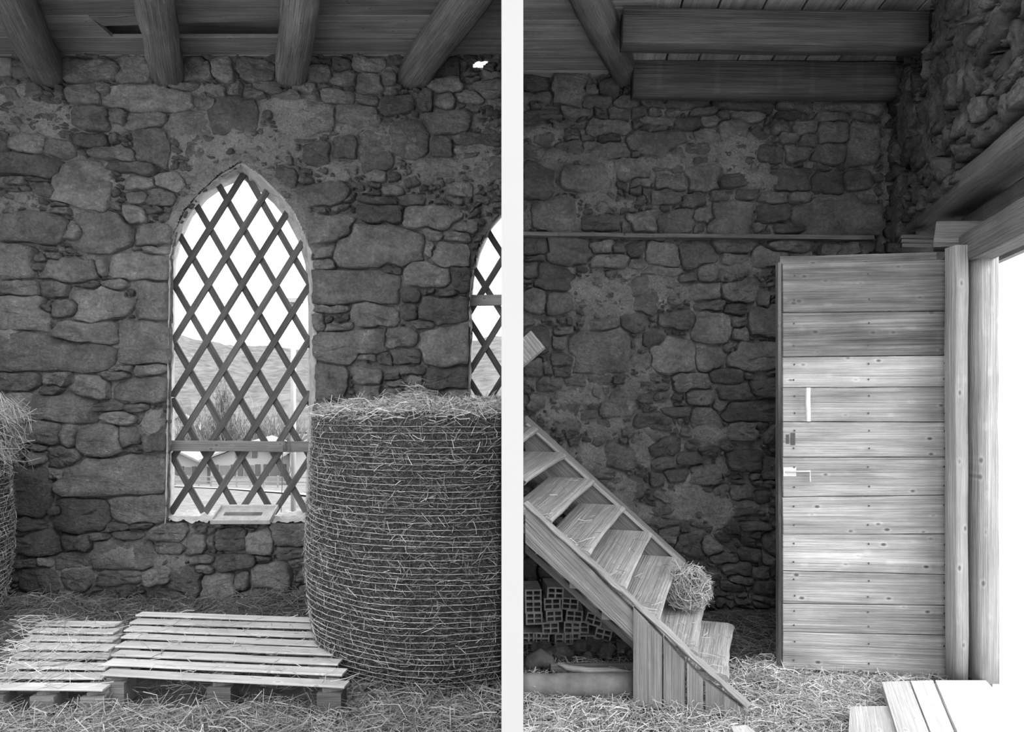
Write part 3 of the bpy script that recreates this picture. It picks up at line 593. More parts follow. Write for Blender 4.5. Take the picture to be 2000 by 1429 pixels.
# string hanging from the rail
q = [P(562, 860, LD-0.085), P(553, 870, LD-0.08), P(551, 900, LD-0.075), P(551, 950, LD-0.075), P(549, 1000, LD-0.07)]
s_ = empty('string', q[-1], 'thin dark string looped over the window rail and hanging to the sill', 'string')
tube('cord', q, 0.003, 'twine', s_); tube('loop', [P(562, 860, LD-0.085), P(566, 872, LD-0.08), P(565, 905, LD-0.08), P(568, 918, LD-0.08), P(563, 930, LD-0.08), P(560, 945, LD-0.08)], 0.003, 'twine', s_)
tube('knot', [P(556, 860, LD-0.09), P(556, 870, LD-0.09), P(559, 880, LD-0.09)], 0.007, 'twine', s_)
# tray leaning on the sill
tr = empty('tray', P(470, 1028, DL-0.05), 'shallow grey tray lying tilted on the window sill', 'tray')
TX = Vector((1, 0, 0.0)); TY = Vector((0, 0.82, 0.35)).normalized(); TZ = TX.cross(TY); TO = P(470, 1024, DL-0.06)+Vector((0, 0, 0.01))
def tp(x, y, z): return TO+TX*x+TY*y+TZ*z
def tbox(name, lo, hi, mat, par):
    V, Fc = [], []; boxvf(lo, hi, V, Fc); return obj(name, [tp(*v) for v in V], Fc, mat, par)
tbox('base', (-0.225, 0, 0), (0.225, 0.21, 0.008), 'tray', tr)
for lo, hi in (((-0.23, -0.012, 0), (0.23, 0.004, 0.035)), ((-0.23, 0.205, 0), (0.23, 0.22, 0.035)), ((-0.235, -0.01, 0), (-0.222, 0.22, 0.035)), ((0.222, -0.01, 0), (0.235, 0.22, 0.035))): tbox('rim', lo, hi, 'tray', tr)
tbox('strip', (-0.17, 0.10, 0.008), (0.13, 0.14, 0.014), 'log', tr)
for k in range(9): tbox('groove', (-0.18+k*0.04, 0.03, 0.008), (-0.15+k*0.04, 0.05, 0.013), 'tray', tr)
# rough sill between the openings' outlines
us = np.linspace(326, 606, 90); tt = np.linspace(0, 1, 14); U, T = np.meshgrid(us, tt)
dd = DL-0.03+T*(WT+0.03); zz = (H-(1016-VH)*DL/F)+(0.02)*T+fbm(U/14, T*4, 6, 4)*0.07
V = np.stack([(U-UC)*DL/F*(1-0.0*T), dd, zz], -1).reshape(-1, 3); idx = np.arange(U.size).reshape(U.shape)
npmesh('sill', V, np.stack([idx[:-1, :-1], idx[:-1, 1:], idx[1:, 1:], idx[1:, :-1]], -1).reshape(-1, 4), 'reveal', wall_left, True)

# ------------------------------------------------------------------ bales
def bale(cx, cy, Rb, hb, xmax, xmin, seed, label):
    root = empty('round_bale', (cx, cy, 0), label, 'bale')
    prof = [(0.0, 0.82), (0.05, 0.885), (0.12, 0.93), (0.2, 0.955), (0.35, 0.98), (0.55, 1.0), (0.8, 1.0), (1.05, 0.985), (1.3, 0.975), (1.40, 0.965), (1.46, 0.93), (1.5, 0.86)]
    pz = np.array([p[0] for p in prof])*hb/1.5; pr = np.array([p[1] for p in prof])*Rb
    def surf(th, z, extra=0.0):
        r = np.interp(z, pz, pr)*(1+0.012*np.sin(th*3+seed)+0.01*np.sin(th*7+z*5))+extra
        x = np.clip(cx+r*np.cos(th), xmin, xmax); return np.stack([x, cy+r*np.sin(th), z+0*th], -1)
    th = np.linspace(0, 2*math.pi, 97)[:-1]; zs = np.linspace(0, hb, 40)
    V = np.concatenate([surf(th, np.full(96, z)) for z in zs]+[surf(th, np.full(96, hb), -0.22*Rb), np.array([[min(max(cx, xmin), xmax), cy, hb+0.02]]), np.array([[min(max(cx, xmin), xmax), cy, 0.0]])])
    Q = []
    for i in range(40):
        for j in range(96):
            q = (j+1) % 96; Q.append((i*96+j, i*96+q, (i+1)*96+q, (i+1)*96+j))
    c = 41*96
    for j in range(96): Q.append((40*96+j, 40*96+(j+1) % 96, c)); Q.append(((j+1) % 96, j, c+1))
    obj('body', V, Q, 'balecore', root, True)
    # net wrap, one string per turn
    g = np.random.default_rng(seed); nl = int(hb/0.0335); LV, LQ = [], []; b = 0
    tn = np.linspace(0, 2*math.pi, 121)[:-1]
    for i in range(nl):
        z0 = 0.03+(hb-0.07)*i/nl; z = z0+0.006*np.sin(tn*2+i)+g.normal(size=120)*0.0012
        for (e, dz) in ((0.005, -0.0015), (0.010, 0), (0.005, 0.0015)): LV.append(surf(tn, z, e)+np.array([0, 0, dz]))
        for s in range(2):
            o = b+s*120
            a = np.arange(120); q = (a+1) % 120; LQ.append(np.stack([o+a, o+q, o+120+q, o+120+a], -1))
        b += 360
    npmesh('net_wrap', np.concatenate(LV), np.concatenate(LQ), 'net', root, True, kind='stuff')
    n = 34000; t = g.uniform(0, 2*math.pi, n); z = g.uniform(0.02, hb, n); p = surf(t, z, 0.004)
    tang = np.stack([-np.sin(t), np.cos(t), 0*t], -1); nrm = np.stack([np.cos(t), np.sin(t), 0*t], -1)
    dr = tang*g.normal(size=(n, 1))+np.array([0, 0, 1])*g.normal(size=(n, 1))*0.55+nrm*g.normal(size=(n, 1))*0.22
    p[:, 0] = np.clip(p[:, 0], xmin, xmax-0.03)
    strands('straw_skin', p, dr, 0.055, 0.0022, 'hay_d', root, 0.3, seed, kind='stuff')
    n = 5500; t = g.uniform(0, 2*math.pi, n); z = g.uniform(0.02, hb, n); p = surf(t, z, 0.012)
    dr = np.stack([-np.sin(t), np.cos(t), 0*t], -1)*g.normal(size=(n, 1))+np.array([0, 0, 1])*g.normal(size=(n, 1))*0.9+np.stack([np.cos(t), np.sin(t), 0*t], -1)*g.normal(size=(n, 1))*0.3
    p[:, 0] = np.clip(p[:, 0], xmin, xmax-0.03)
    strands('straw_ends', p, dr, 0.06, 0.0024, 'hay', root, 0.3, seed+7, kind='stuff')
    n = 5000; rr = Rb*np.sqrt(g.uniform(0, 1, n))*0.96; t = g.uniform(0, 2*math.pi, n)
    x = np.clip(cx+rr*np.cos(t), xmin+0.05, xmax-0.06); y = cy+rr*np.sin(t)
    z = hb+0.02+g.uniform(0, 1, n)**2*0.05+0.15*np.exp(-(((x-cx+0.25)/0.10)**2+((y-cy-0.2)/0.2)**2))*g.uniform(0.2, 1, n)-0.07*(rr/Rb)**6
    dr = g.normal(size=(n, 3))*np.array([1, 1, 0.32])
    strands('loose_straw', np.stack([x, y, z], -1), dr, 0.13, 0.003, 'straw', root, 0.5, seed+1, kind='stuff')
    return root
bale(-0.395, 4.52, 0.85, 1.5, -0.058, -9, 41, 'big round straw bale in net wrap, beside the pallet and against the partition')
bale(-4.22, 4.55, 0.85, 1.5, 9, -5.25, 43, 'round straw bale at the far left, its loose straw spilling over the rim')
g = np.random.default_rng(5)
# straw spilling from the far bale
n = 2600; t = g.uniform(-1.4, 0.6, n); rr = 0.85+g.uniform(-0.1, 0.1, n); x = -4.22+rr*np.cos(t); y = 4.55+rr*np.sin(t); z = 1.52-g.uniform(0, 1, n)**1.6*0.42
dr = np.stack([np.cos(t)*0.6, np.sin(t)*0.6, -np.abs(g.normal(size=n))-0.1], -1)+g.normal(size=(n, 3))*0.5
strands('straw_spill', np.stack([x, y, z], -1), dr, 0.18, 0.003, 'hay', None, 0.5, 6, label='loose straw hanging down the rim of the far left bale', cat='straw', kind='stuff')

# ------------------------------------------------------------------ pallets
def quadlerp(c, s, t):                            # c: back-left, back-right, front-right, front-left
    a = c[0].lerp(c[3], t); b = c[1].lerp(c[2], t); return a.lerp(b, s)
def pix_z(u, v, z): return P(u, v, F*(H-z)/(v-VH))
def pallet(c, label, nslat, hgt, widths):
    root = empty('pallet', ((c[0]+c[2])/2).xy.to_3d(), label, 'pallet')
    Ld = (c[3]-c[0]).length; gp = 0.078; tot = sum(widths)+gp*(nslat-1); pos = 0
    for i in range(nslat):
        wv = widths[i]/tot; t0 = pos+wv/2; pos += wv+gp/tot
        a, b = quadlerp(c, 0, t0), quadlerp(c, 1, t0); a += Vector((R.uniform(-.012, .012), 0, R.uniform(-.003, .003))); b += Vector((R.uniform(-.012, .012), 0, R.uniform(-.003, .003)))
        plank('slat', a, b, Ld*wv, 0.011, c[3]-c[0], 'pallet', root, 6, 0.003, 0.0015)
    for s in (0.06, 0.5, 0.94):
        a, b = quadlerp(c, s, 0.02), quadlerp(c, s, 0.98); dn = Vector((0, 0, -0.022))
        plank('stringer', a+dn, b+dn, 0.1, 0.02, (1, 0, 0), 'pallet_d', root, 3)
        for t in (0.05, 0.5, 0.95):
            q = quadlerp(c, s, t); zt = q.z-0.034
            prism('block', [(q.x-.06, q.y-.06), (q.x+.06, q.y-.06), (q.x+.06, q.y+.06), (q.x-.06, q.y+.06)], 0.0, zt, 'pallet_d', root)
    return root
HP = 0.155
pallet([pix_z(271, 1196, HP), pix_z(632, 1207, HP), pix_z(681, 1342, HP), pix_z(200, 1318, HP)], 'pale wooden pallet lying in front of the arched window, overlapping the lower one', 8, HP, [0.1, 0.11, 0.11, 0.1, 0.12, 0.1, 0.11, 0.1])
HP2 = 0.12
pallet([pix_z(80, 1212, HP2), pix_z(236, 1214, HP2), pix_z(204, 1348, HP2-0.01), pix_z(-20, 1345, HP2)], 'lower pale wooden pallet half buried in straw beside the bale at the left', 8, HP2, [0.11, 0.1, 0.1, 0.12, 0.1, 0.11, 0.1, 0.1])

# ------------------------------------------------------------------ loose straw on the floors
def floor_straw(name, n, x0, x1, y0, y1, mat, label, seed, L=0.15, w=0.003, zr=0.05, keep=None):
    g = np.random.default_rng(seed); x, y = g.uniform(x0, x1, n), g.uniform(y0, y1, n)
    dens = vnoise(x*3, y*3, seed)*0.7+0.3
    ok = g.uniform(0, 1, n) < dens
    if keep is not None: ok &= keep(x, y)
    x, y = x[ok], y[ok]; n = len(x)
    z = floorz(x, y)+g.uniform(0, 1, n)**1.5*zr
    return strands(name, np.stack([x, y, z], -1), g.normal(size=(n, 3))*np.array([1, 1, 0.28]), L, w, mat, None, 0.5, seed, label=label, cat='straw', kind='stuff')
def in_pallet(x, y): return ~((((x > -3.55) & (x < -2.2) & (y > 3.55) & (y < 4.5)) & (NR.uniform(0, 1, x.shape) < 0.75)) | ((x > -2.6) & (x < -0.9) & (y > 3.6) & (y < 4.75)) & (NR.uniform(0, 1, x.shape) < 0.93))
floor_straw('floor_straw', 34000, -4.2, -0.06, 2.9, 4.1, 'hay', 'loose straw strewn over the floor in front of the pallets', 71, keep=in_pallet)
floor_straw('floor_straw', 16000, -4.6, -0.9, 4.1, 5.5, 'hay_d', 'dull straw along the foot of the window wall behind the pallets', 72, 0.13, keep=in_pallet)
floor_straw('floor_straw', 30000, 0.065, 2.5, 2.9, 4.3, 'straw_lit', 'bright straw strewn over the floor before the stairs and door', 73, 0.11, 0.0028, 0.028, keep=lambda x, y: x < wallx(y)-0.02)
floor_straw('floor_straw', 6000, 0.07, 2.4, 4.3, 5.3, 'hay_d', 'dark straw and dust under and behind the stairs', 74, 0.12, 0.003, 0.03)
g = np.random.default_rng(15); n = 160
s_, t_ = g.uniform(0, 1, n), g.uniform(0, 1, n)
cc = [pix_z(271, 1196, HP), pix_z(632, 1207, HP), pix_z(681, 1342, HP), pix_z(200, 1318, HP)]
pp = np.array([tuple(quadlerp(cc, a, b)) for a, b in zip(s_, t_)]); pp[:, 2] += 0.016
strands('pallet_straw', pp, g.normal(size=(n, 3))*np.array([1, 1, 0.08]), 0.11, 0.003, 'straw', None, 0.4, 16, label='few straws scattered on the pale pallet before the window', cat='straw', kind='stuff')
n = 420; s_, t_ = g.uniform(0, 1, n)**2.0, g.uniform(0, 1, n)
c2 = [pix_z(60, 1212, HP2), pix_z(236, 1214, HP2), pix_z(204, 1348, HP2), pix_z(-20, 1345, HP2)]
pp = np.array([tuple(quadlerp(c2, a, b)) for a, b in zip(s_, t_)]); pp[:, 2] += 0.012+g.uniform(0, 1, n)*0.03
strands('pallet_straw', pp, g.normal(size=(n, 3))*np.array([1, 1, 0.12]), 0.16, 0.003, 'straw', None, 0.4, 17, label='straw drifted over the lower pallet at the left', cat='straw', kind='stuff')

# ------------------------------------------------------------------ staircase
TH = math.radians(18.5); EW = Vector((math.sin(TH), math.cos(TH), 0)); ER = Vector((-math.cos(TH), math.sin(TH), 0))
O = P(1462, 1392, 3.6); O.z = 0
def on_plane(u, v, off):                          # hit of a pixel ray with the stringer plane shifted off along the tread axis
    dirv = Vector(((u-UC)/F, 1, -(v-VH)/F)); c = Vector((0, 0, H)); nrm = EW
    t = ((O+EW*off)-c).dot(nrm)/dirv.dot(nrm); return c+dirv*t
st = empty('staircase', O, 'steep open wooden staircase with worn treads climbing towards the partition', 'stairs')
SW = 0.82
nos = [((990, 880), (1049, 833)), ((1023, 934), (1102, 884)), ((1076, 1011), (1159, 934)), ((1149, 1075), (1218, 987)), ((1219, 1143), (1272, 1038)), ((1285, 1205), (1329, 1088)), ((1360, 1269), (1375, 1174)), ((1419, 1317), (1430, 1218))]
XMIN = 0.04
for i, (a, b) in enumerate(nos):
    A, B = on_plane(a[0], a[1], 0.03), on_plane(b[0], b[1], SW-0.02)
    dep = 0.30
    def clipx(p): return Vector((max(p.x, XMIN), p.y, p.z))
    # tread as a slab with a worn, rounded nosing
    V = []; ns = 9
    secs = [(0.0, -0.006), (-0.012, -0.02), (0.0, -0.04), (dep, -0.04), (dep, 0.0), (0.03, 0.002)]
    rr = random.Random(i)
    for k in range(ns):
        q = A.lerp(B, k/(ns-1)); wear = 0.012*math.sin(math.pi*k/(ns-1))+rr.uniform(-0.004, 0.004)
        for (s, z) in secs:
            p = q+ER*(s+(wear if s < 0.05 else 0))+Vector((0, 0, z-(wear*0.5 if z > -0.01 else 0))); V.append(clipx(p))
    m = len(secs); Fc = []
    for k in range(ns-1):
        for j in range(m): q = (j+1) % m; Fc.append((k*m+j, (k+1)*m+j, (k+1)*m+q, k*m+q))
    Fc += [tuple(range(m)), tuple(reversed([(ns-1)*m+j for j in range(m)]))]
    X_ = (B-A).normalized(); mw = basis(A, B, ER); inv = mw.inverted()
    obj('tread', [inv @ v for v in V], Fc, 'stair', st, False, mw)
    if i < len(nos)-1:                            # riser set back under the nosing
        nxt = nos[i+1]; h0 = on_plane(nxt[0][0], nxt[0][1], 0.03).z
        a0, b0 = A+ER*0.15, B+ER*0.15
        if a0.x > XMIN+0.02:
            hgt = (A.z-h0-0.04)*0.42
            plank('riser', a0+Vector((0, 0, -0.045-hgt/2)), b0+Vector((0, 0, -0.045-hgt/2)), hgt, 0.02, (0, 0, 1), 'stair', st)
# stringers: sloping boards, cut by the partition and the floor
def slab_poly(name, pts, thick, axis, mat, parent, jag=0.0, n=10, length_axis=None):
    """outline given in world space in the stringer plane, extruded along axis; wood grain along its first edge"""
    top = []
    for i in range(len(pts)):
        a, b = pts[i], pts[(i+1) % len(pts)]
        m = n if (b-a).length > 0.3 else 1
        for k in range(m):
            q = a.lerp(b, k/m)
            if 0 < k < m: q = q+Vector((0, 0, R.uniform(-jag, jag)))
            top.append(q)
    X_ = (length_axis or (pts[1]-pts[0])).normalized(); c = sum(pts, Vector())/len(pts)
    mw = Matrix((X_, axis.cross(X_), axis)).transposed().to_4x4(); mw.translation = c; inv = mw.inverted(); k = len(top)
    V = [inv @ p for p in top]+[inv @ (p+axis*thick) for p in top]
    Fc = [tuple(range(k)), tuple(reversed(range(k, 2*k)))]+[(i, k+i, k+(i+1) % k, (i+1) % k) for i in range(k)]
    return obj(name, V, Fc, mat, parent, False, mw)
Nr = lambda u, v, off=0.0: on_plane(u, v, off)
slab_poly('stringer', [Nr(1026, 985), Nr(1245, 1203), Nr(1245, 1262), Nr(1236, 1247), Nr(1026, 1060)], 0.055, EW, 'stair', st, 0.003, 12, Nr(1245, 1203)-Nr(1026, 985))
slab_poly('lower_batten', [Nr(1026, 1064, 0.08), Nr(1236, 1253, 0.08), Nr(1236, 1267, 0.08), Nr(1026, 1079, 0.08)], 0.04, EW, 'stair_d', st, 0.001)
slab_poly('stringer', [Nr(1026, 812, SW), Nr(1338, 1096, SW), Nr(1366, 1200, SW), Nr(1385, 1280, SW), Nr(1026, 920, SW)], 0.045, EW, 'stair_d', st, 0.001, 12)
# foot: post, boards closing the triangle
def vb(name, us, vt, vb_, off, th, mat):
    (u0, u1), (t0, t1) = us, vt
    return slab_poly(name, [Nr(u0, vb_[0], off), Nr(u0, t0, off), Nr(u1, t1, off), Nr(u1, vb_[1], off)], th, EW, mat, st, 0.0, 4, Vector((0, 0, 1)))
vb('post', (1237, 1292), (1186, 1247), (1377, 1383), -0.02, 0.09, 'stair')
vb('foot_board', (1296, 1337), (1246, 1292), (1384, 1390), 0.0, 0.05, 'stair')
vb('foot_board', (1342, 1373), (1294, 1327), (1390, 1394), 0.0, 0.05, 'stair')
vb('foot_board', (1378, 1462), (1330, 1392), (1394, 1396), 0.0, 0.05, 'stair')
a, b = Nr(1026, 983, 0.02), Nr(1460, 1378, 0.02)
tb = b-a
plank('pale_edge', a+Vector((0, 0, 0.005)), b+Vector((0, 0, 0.004)), 0.065, 0.022, EW, 'stair', st, 26, 0.008, 0.006, label='frayed pale upper edge of the near stringer')
a, b = Nr(1030, 828, SW), Nr(1336, 1102, SW)
plank('pale_edge', a, b, 0.05, 0.02, EW, 'stair', st, 10, 0.004, 0.002)  # added cap plank, paler than the dark stringer below it
pp, dd_ = [], []
for a, b in nos[2:]:
    A, B = on_plane(a[0], a[1], 0.03), on_plane(b[0], b[1], SW-0.02)
    for k in range(34):
        q = A.lerp(B, R.random()**2.2*0.95+0.01)+ER*R.uniform(0.02, 0.2)+Vector((0, 0, R.uniform(0.004, 0.02)))
        pp.append(tuple(q)); dd_.append((R.gauss(0, 1), R.gauss(0, 1), R.gauss(0, 0.15)))
strands('stair_straw', pp, dd_, 0.08, 0.0026, 'straw', None, 0.5, 23, label='few straws caught along the near ends of the treads', cat='straw', kind='stuff')
# straw clump on the tread, seen against the dark
cl = P(1345, 1146, 4.27)
hc = empty('hay_clump', cl-Vector((0, 0, 0.1)), 'curled clump of straw resting on a lower stair tread', 'straw')
V, Fc = [], []
for i in range(7):
    ph = math.pi*i/6
    for j in range(12):
        t = 2*math.pi*j/12; r_ = 1+R.uniform(-.1, .1); V.append(cl+Vector((0.095*math.sin(ph)*math.cos(t)*r_, 0.09*math.sin(ph)*math.sin(t)*r_, 0.095*math.cos(ph)*r_)))
for i in range(6):
    for j in range(12): q = (j+1) % 12; Fc.append((i*12+j, (i+1)*12+j, (i+1)*12+q, i*12+q))
obj('core', V, Fc, 'balecore', hc, True)
n = 1500; d3 = g.normal(size=(n, 3)); d3 /= np.linalg.norm(d3, axis=1)[:, None]
tang = np.cross(d3, np.array([0.5, -0.8, 0.3])+g.normal(size=(n, 3))*0.8)
strands('straw_curls', np.array(tuple(cl))+d3*np.array([0.115, 0.11, 0.105])*g.uniform(0.7, 1.15, (n, 1)), tang+g.normal(size=(n, 3))*0.35+np.array([0, 0, 0.25]), 0.11, 0.003, 'straw', hc, 0.5, 18, kind='stuff')

# ------------------------------------------------------------------ under the stairs: bricks, pipe, sticks
def brick_mesh():
    w, h, dp, t = 0.108, 0.078, 0.22, 0.010
    xs_ = [-w/2, -w/2+t, -t/2, t/2, w/2-t, w/2]; zs_ = [-h/2, -h/2+t, -t/2, t/2, h/2-t, h/2]; V, Fc = [], []
    for y in (0, dp):
        for z in zs_:
            for x in xs_: V.append((x, y, z))
    def id_(y, i, j): return y*36+j*6+i
    hole = {(1, 1), (3, 1), (1, 3), (3, 3)}
    for i in range(5):
        for j in range(5):
            if (i, j) in hole:
                for (a, b) in (((i, j), (i+1, j)), ((i+1, j), (i+1, j+1)), ((i+1, j+1), (i, j+1)), ((i, j+1), (i, j))):
                    Fc.append((id_(0, *a), id_(1, *a), id_(1, *b), id_(0, *b)))
            else:
                Fc.append((id_(0, i, j), id_(0, i+1, j), id_(0, i+1, j+1), id_(0, i, j+1)))
                Fc.append((id_(1, i, j), id_(1, i, j+1), id_(1, i+1, j+1), id_(1, i+1, j)))
    Fc += [(id_(0, 0, 0), id_(1, 0, 0), id_(1, 5, 0), id_(0, 5, 0)), (id_(0, 0, 5), id_(0, 5, 5), id_(1, 5, 5), id_(1, 0, 5)), (id_(0, 0, 0), id_(0, 0, 5), id_(1, 0, 5), id_(1, 0, 0)), (id_(0, 5, 0), id_(1, 5, 0), id_(1, 5, 5), id_(0, 5, 5))]
    return meshdata('hollow_brick', V, Fc, 'brick')
BM = brick_mesh()
BR = [('nearest the partition', [(118, 370, 0), (120, 470, 0), (127, 570, 0), (80, 742, 0)]), ('second from the partition', [(312, 350, -3), (285, 443, 2), (302, 550, 2), (270, 655, 2), (188, 745, -2)]),
      ('third from the partition', [(440, 442, -4), (477, 550, -5), (458, 652, -2), (378, 750, 0), (461, 748, 0)]), ('beside the stair post', [(650, 580, -15), (530, 645, 0), (582, 768, 0), (730, 710, -14), (667, 896, 4), (928, 912, -2)])]
ords = ['topmost', 'second from the top', 'third from the top', 'fourth from the top', 'fifth from the top', 'lowest']
for cn, lst in BR:
    for i, (zx, zy, rot) in enumerate(lst):
        u, v = 1015+zx*0.2239, 1080+zy*0.2239; dd = 4.62 if zy < 850 else 4.5
        o = bpy.data.objects.new('hollow_brick', BM); p = P(u, v, dd)
        link(o, None, Matrix.Translation(p) @ Matrix.Rotation(math.radians(-rot), 4, 'Y') @ Matrix.Rotation(math.radians(R.uniform(-4, 10)-(6 if zx > 500 else 0)), 4, 'Z'))
        props(o, 'hollow brick under the stairs, %s of the column %s' % (ords[i], cn), 'brick', 'hollow clay bricks stacked under the stairs')
# rubble behind and below the bricks
V, Fc = [], []
for k in range(14):
    c = Vector((R.uniform(0.1, 0.85), R.uniform(4.3, 4.5), R.uniform(0.0, 0.03))); b = len(V); s = R.uniform(0.03, 0.07)
    pts = [Vector((math.cos(t)*math.cos(f), math.sin(t)*math.cos(f), math.sin(f)))*s*R.uniform(0.7, 1.2) for f in (-0.8, 0.1, 0.9) for t in (0, 1.05, 2.1, 3.14, 4.2, 5.2)]
    V += [c+p for p in pts]
    for r_ in range(2):
        for j in range(6): q = (j+1) % 6; Fc.append((b+r_*6+j, b+r_*6+q, b+(r_+1)*6+q, b+(r_+1)*6+j))
    Fc.append(tuple(b+12+j for j in range(6)))
obj('rubble', V, Fc, 'stone_r', None, label='broken stone rubble lying among the hollow bricks', cat='rubble', kind='stuff')
lp0, lp1 = P(1020, 1339, 3.9), P(1240, 1338, 3.9); lp0.x = 0.04
tube('log', [lp0.lerp(lp1, k/10)+Vector((0, 0, R.uniform(-.003, .003))) for k in range(11)], 0.066, 'log', None, 16, label='smooth round log lying on the floor under the stairs', cat='log')
plank('plank', P(1075, 1303, 4.15), P(1238, 1301, 4.2), 0.045, 0.03, (0, 0, 1), 'stair_d', None, label='narrow dark plank lying behind the log under the stairs', cat='plank')
tube('stick', [P(1090, 1296, 4.02), P(1110, 1305, 4.0), P(1150, 1310, 3.98), P(1195, 1309, 3.98), P(1232, 1312, 3.97)], [0.012, 0.018, 0.02, 0.016, 0.006], 'frame', None, 7, label='pale split stick lying above the log under the stairs', cat='stick')
# dark sack in a loop behind the log
tube('sack', [P(1028, 1310, 4.2), P(1040, 1292, 4.2), P(1056, 1284, 4.2), P(1070, 1292, 4.2), P(1082, 1308, 4.2)], [0.03, 0.05, 0.055, 0.045, 0.025], 'cloth', None, 8, label='crumpled dark sack behind the log beside the partition', cat='sack')
# end of a board jutting out from the partition
plank('board_end', P(1014, 668, 4.4), P(1040, 700, 4.35), 0.2, 0.03, (0.35, 0.1, 1), 'stair', None, 3, 0.003, 0.002, label='end of a pale board jutting out from the partition above the stairs', cat='board')
# ledge batten along the stair wall
a, b = P(1022, 459, DR-0.06), P(1702, 466, DR-0.06)
plank('wall_batten', a, b, 0.09, 0.03, (0, 1, 0), 'beam_r', None, 14, 0.003, 0.004, label='long thin wooden batten running across the stair wall', cat='batten')

# ------------------------------------------------------------------ door
dl, dr_ = 4.18, 4.12
def dP(s, v, off=0.0):                            # s: 0 hinge-free edge .. 1 hinge edge
    d_ = dl+(dr_-dl)*s+off; return P(1528+(1853-1528)*s, v, dl+(dr_-dl)*s)+Vector((0.06, 1, 0))*off
door = empty('door_1', dP(0.5, 1312), kind='structure', label='plank door of eleven wide boards standing open before the stair wall', cat='door')
edges = [(516, 507), (611, 608), (697, 694), (757, 755), (823, 824), (892, 892), (970, 966), (1042, 1042), (1113, 1121), (1177, 1181), (1232, 1239), (1304, 1321)]
for i in range(11):
    (t0, t1), (b0, b1) = edges[i], edges[i+1]
    a, b = (dP(0, t0)+dP(0, b0))/2, (dP(1, t1)+dP(1, b1))/2
    w0, w1 = (dP(0, t0)-dP(0, b0)).length, (dP(1, t1)-dP(1, b1)).length
    wm = (w0+w1)/2-0.004
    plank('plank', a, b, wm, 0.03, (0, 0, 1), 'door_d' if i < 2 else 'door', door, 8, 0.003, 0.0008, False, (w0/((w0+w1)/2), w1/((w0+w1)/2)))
for v in (540, 880, 1240):
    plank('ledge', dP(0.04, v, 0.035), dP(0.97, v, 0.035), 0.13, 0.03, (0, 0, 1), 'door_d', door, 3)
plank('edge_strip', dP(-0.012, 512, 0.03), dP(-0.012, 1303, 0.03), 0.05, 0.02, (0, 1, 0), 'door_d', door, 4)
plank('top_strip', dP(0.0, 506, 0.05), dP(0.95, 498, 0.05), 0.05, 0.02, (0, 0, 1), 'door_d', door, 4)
plank('handle', dP(0.138, 757, -0.045), dP(0.138, 822, -0.045), 0.024, 0.02, (1, 0, 0), 'paint', door, 4, label='pale wooden grip strip')
kp = box('keyhole_plate', dP(0.058, 868, -0.02)+Vector((-0.012, 0, 0)), dP(0.058, 845, -0.02)+Vector((0.012, 0.008, 0)), 'iron', door, label='dark keyhole plate')
box('keyhole', dP(0.028, 866, -0.017)+Vector((-0.01, 0, 0)), dP(0.028, 848, -0.017)+Vector((0.006, 0.004, 0)), 'iron', door)
lt = box('latch_plate', dP(0.0, 929, -0.018), dP(0.13, 912, -0.018)+Vector((0, 0.006, 0)), 'zinc', door, label='bright steel latch plate')
tube('bolt', [dP(0.01, 920, -0.03), dP(0.155, 919, -0.03), dP(0.155, 940, -0.032)], 0.006, 'zinc', lt)
V, Fc = [], []
for i in range(11):
    for s in (0.065, 0.51, 0.965):
        for f in (0.25, 0.75):
            v = (edges[i][0]*(1-s)+edges[i][1]*s)*(1-f)+(edges[i+1][0]*(1-s)+edges[i+1][1]*s)*f
            p = dP(s+R.uniform(-.004, .004), v, -0.016); b = len(V)
            for k in range(6): V.append(p+Vector((0.006*math.cos(k*math.pi/3), -0.002, 0.006*math.sin(k*math.pi/3))))
            Fc.append(tuple(b+k for k in range(6)))
obj('nail_heads', V, Fc, 'iron', door, kind='stuff')
fr = empty('door_frame', P(1900, 1325, 4.0), kind='structure', label='pale wooden frame of the doorway with hinge post and outer jamb', cat='door frame')
a, b = P(1868, 1322, 3.99), P(1868, 482, 3.99); plank('hinge_post', a, b, 0.072, 0.11, (1, 0, 0), 'frame', fr, 10, 0.008, 0.003, True)
a, b = P(1918, 1326, 3.96), P(1918, 490, 3.96); plank('jamb', a, b, 0.112, 0.13, (1, 0.0, 0), 'frame', fr, 10, 0.01, 0.004, True)
def wp(d_, off, z): x_, y_ = along(d_, off); return Vector((x_, y_, z))
plank('head_beam', wp(4.08, 0.04, 2.425), wp(2.6, 0.04, 2.425), 0.14, 0.17, WN, 'lintel', fr, 10, 0.015, 0.003)
plank('corbel', P(1826, 462, 4.22), P(1916, 462, 4.1), 0.16, 0.15, (0, 1, 0), 'lintel', fr, 3, 0.02, 0.003)
plank('lintel', wp(5.25, 0.10, 2.81), wp(2.4, 0.10, 2.81), 0.28, 0.115, WN, 'lintel', None, 16, 0.01, 0.006, label='heavy worn lintel over the doorway, lit from below', cat='beam', kind='structure')
plank('lintel', wp(4.7, 0.2, 2.64), wp(2.4, 0.2, 2.64), 0.15, 0.15, WN, 'lintel', None, 12, 0.03, 0.006, label='second rounded lintel set outside the heavy one', cat='beam', kind='structure')
ss = empty('wedge_stack', P(1790, 484, 4.9), 'short flat boards stacked as packing under the lintel end', 'board')
for k, v in enumerate((467, 475, 484)): plank('packing_board', P(1757+k*2, v, 4.98), P(1824-k*3, v+1, 4.9), 0.16, 0.026, (0, 1, 0), 'lintel', ss, 2)

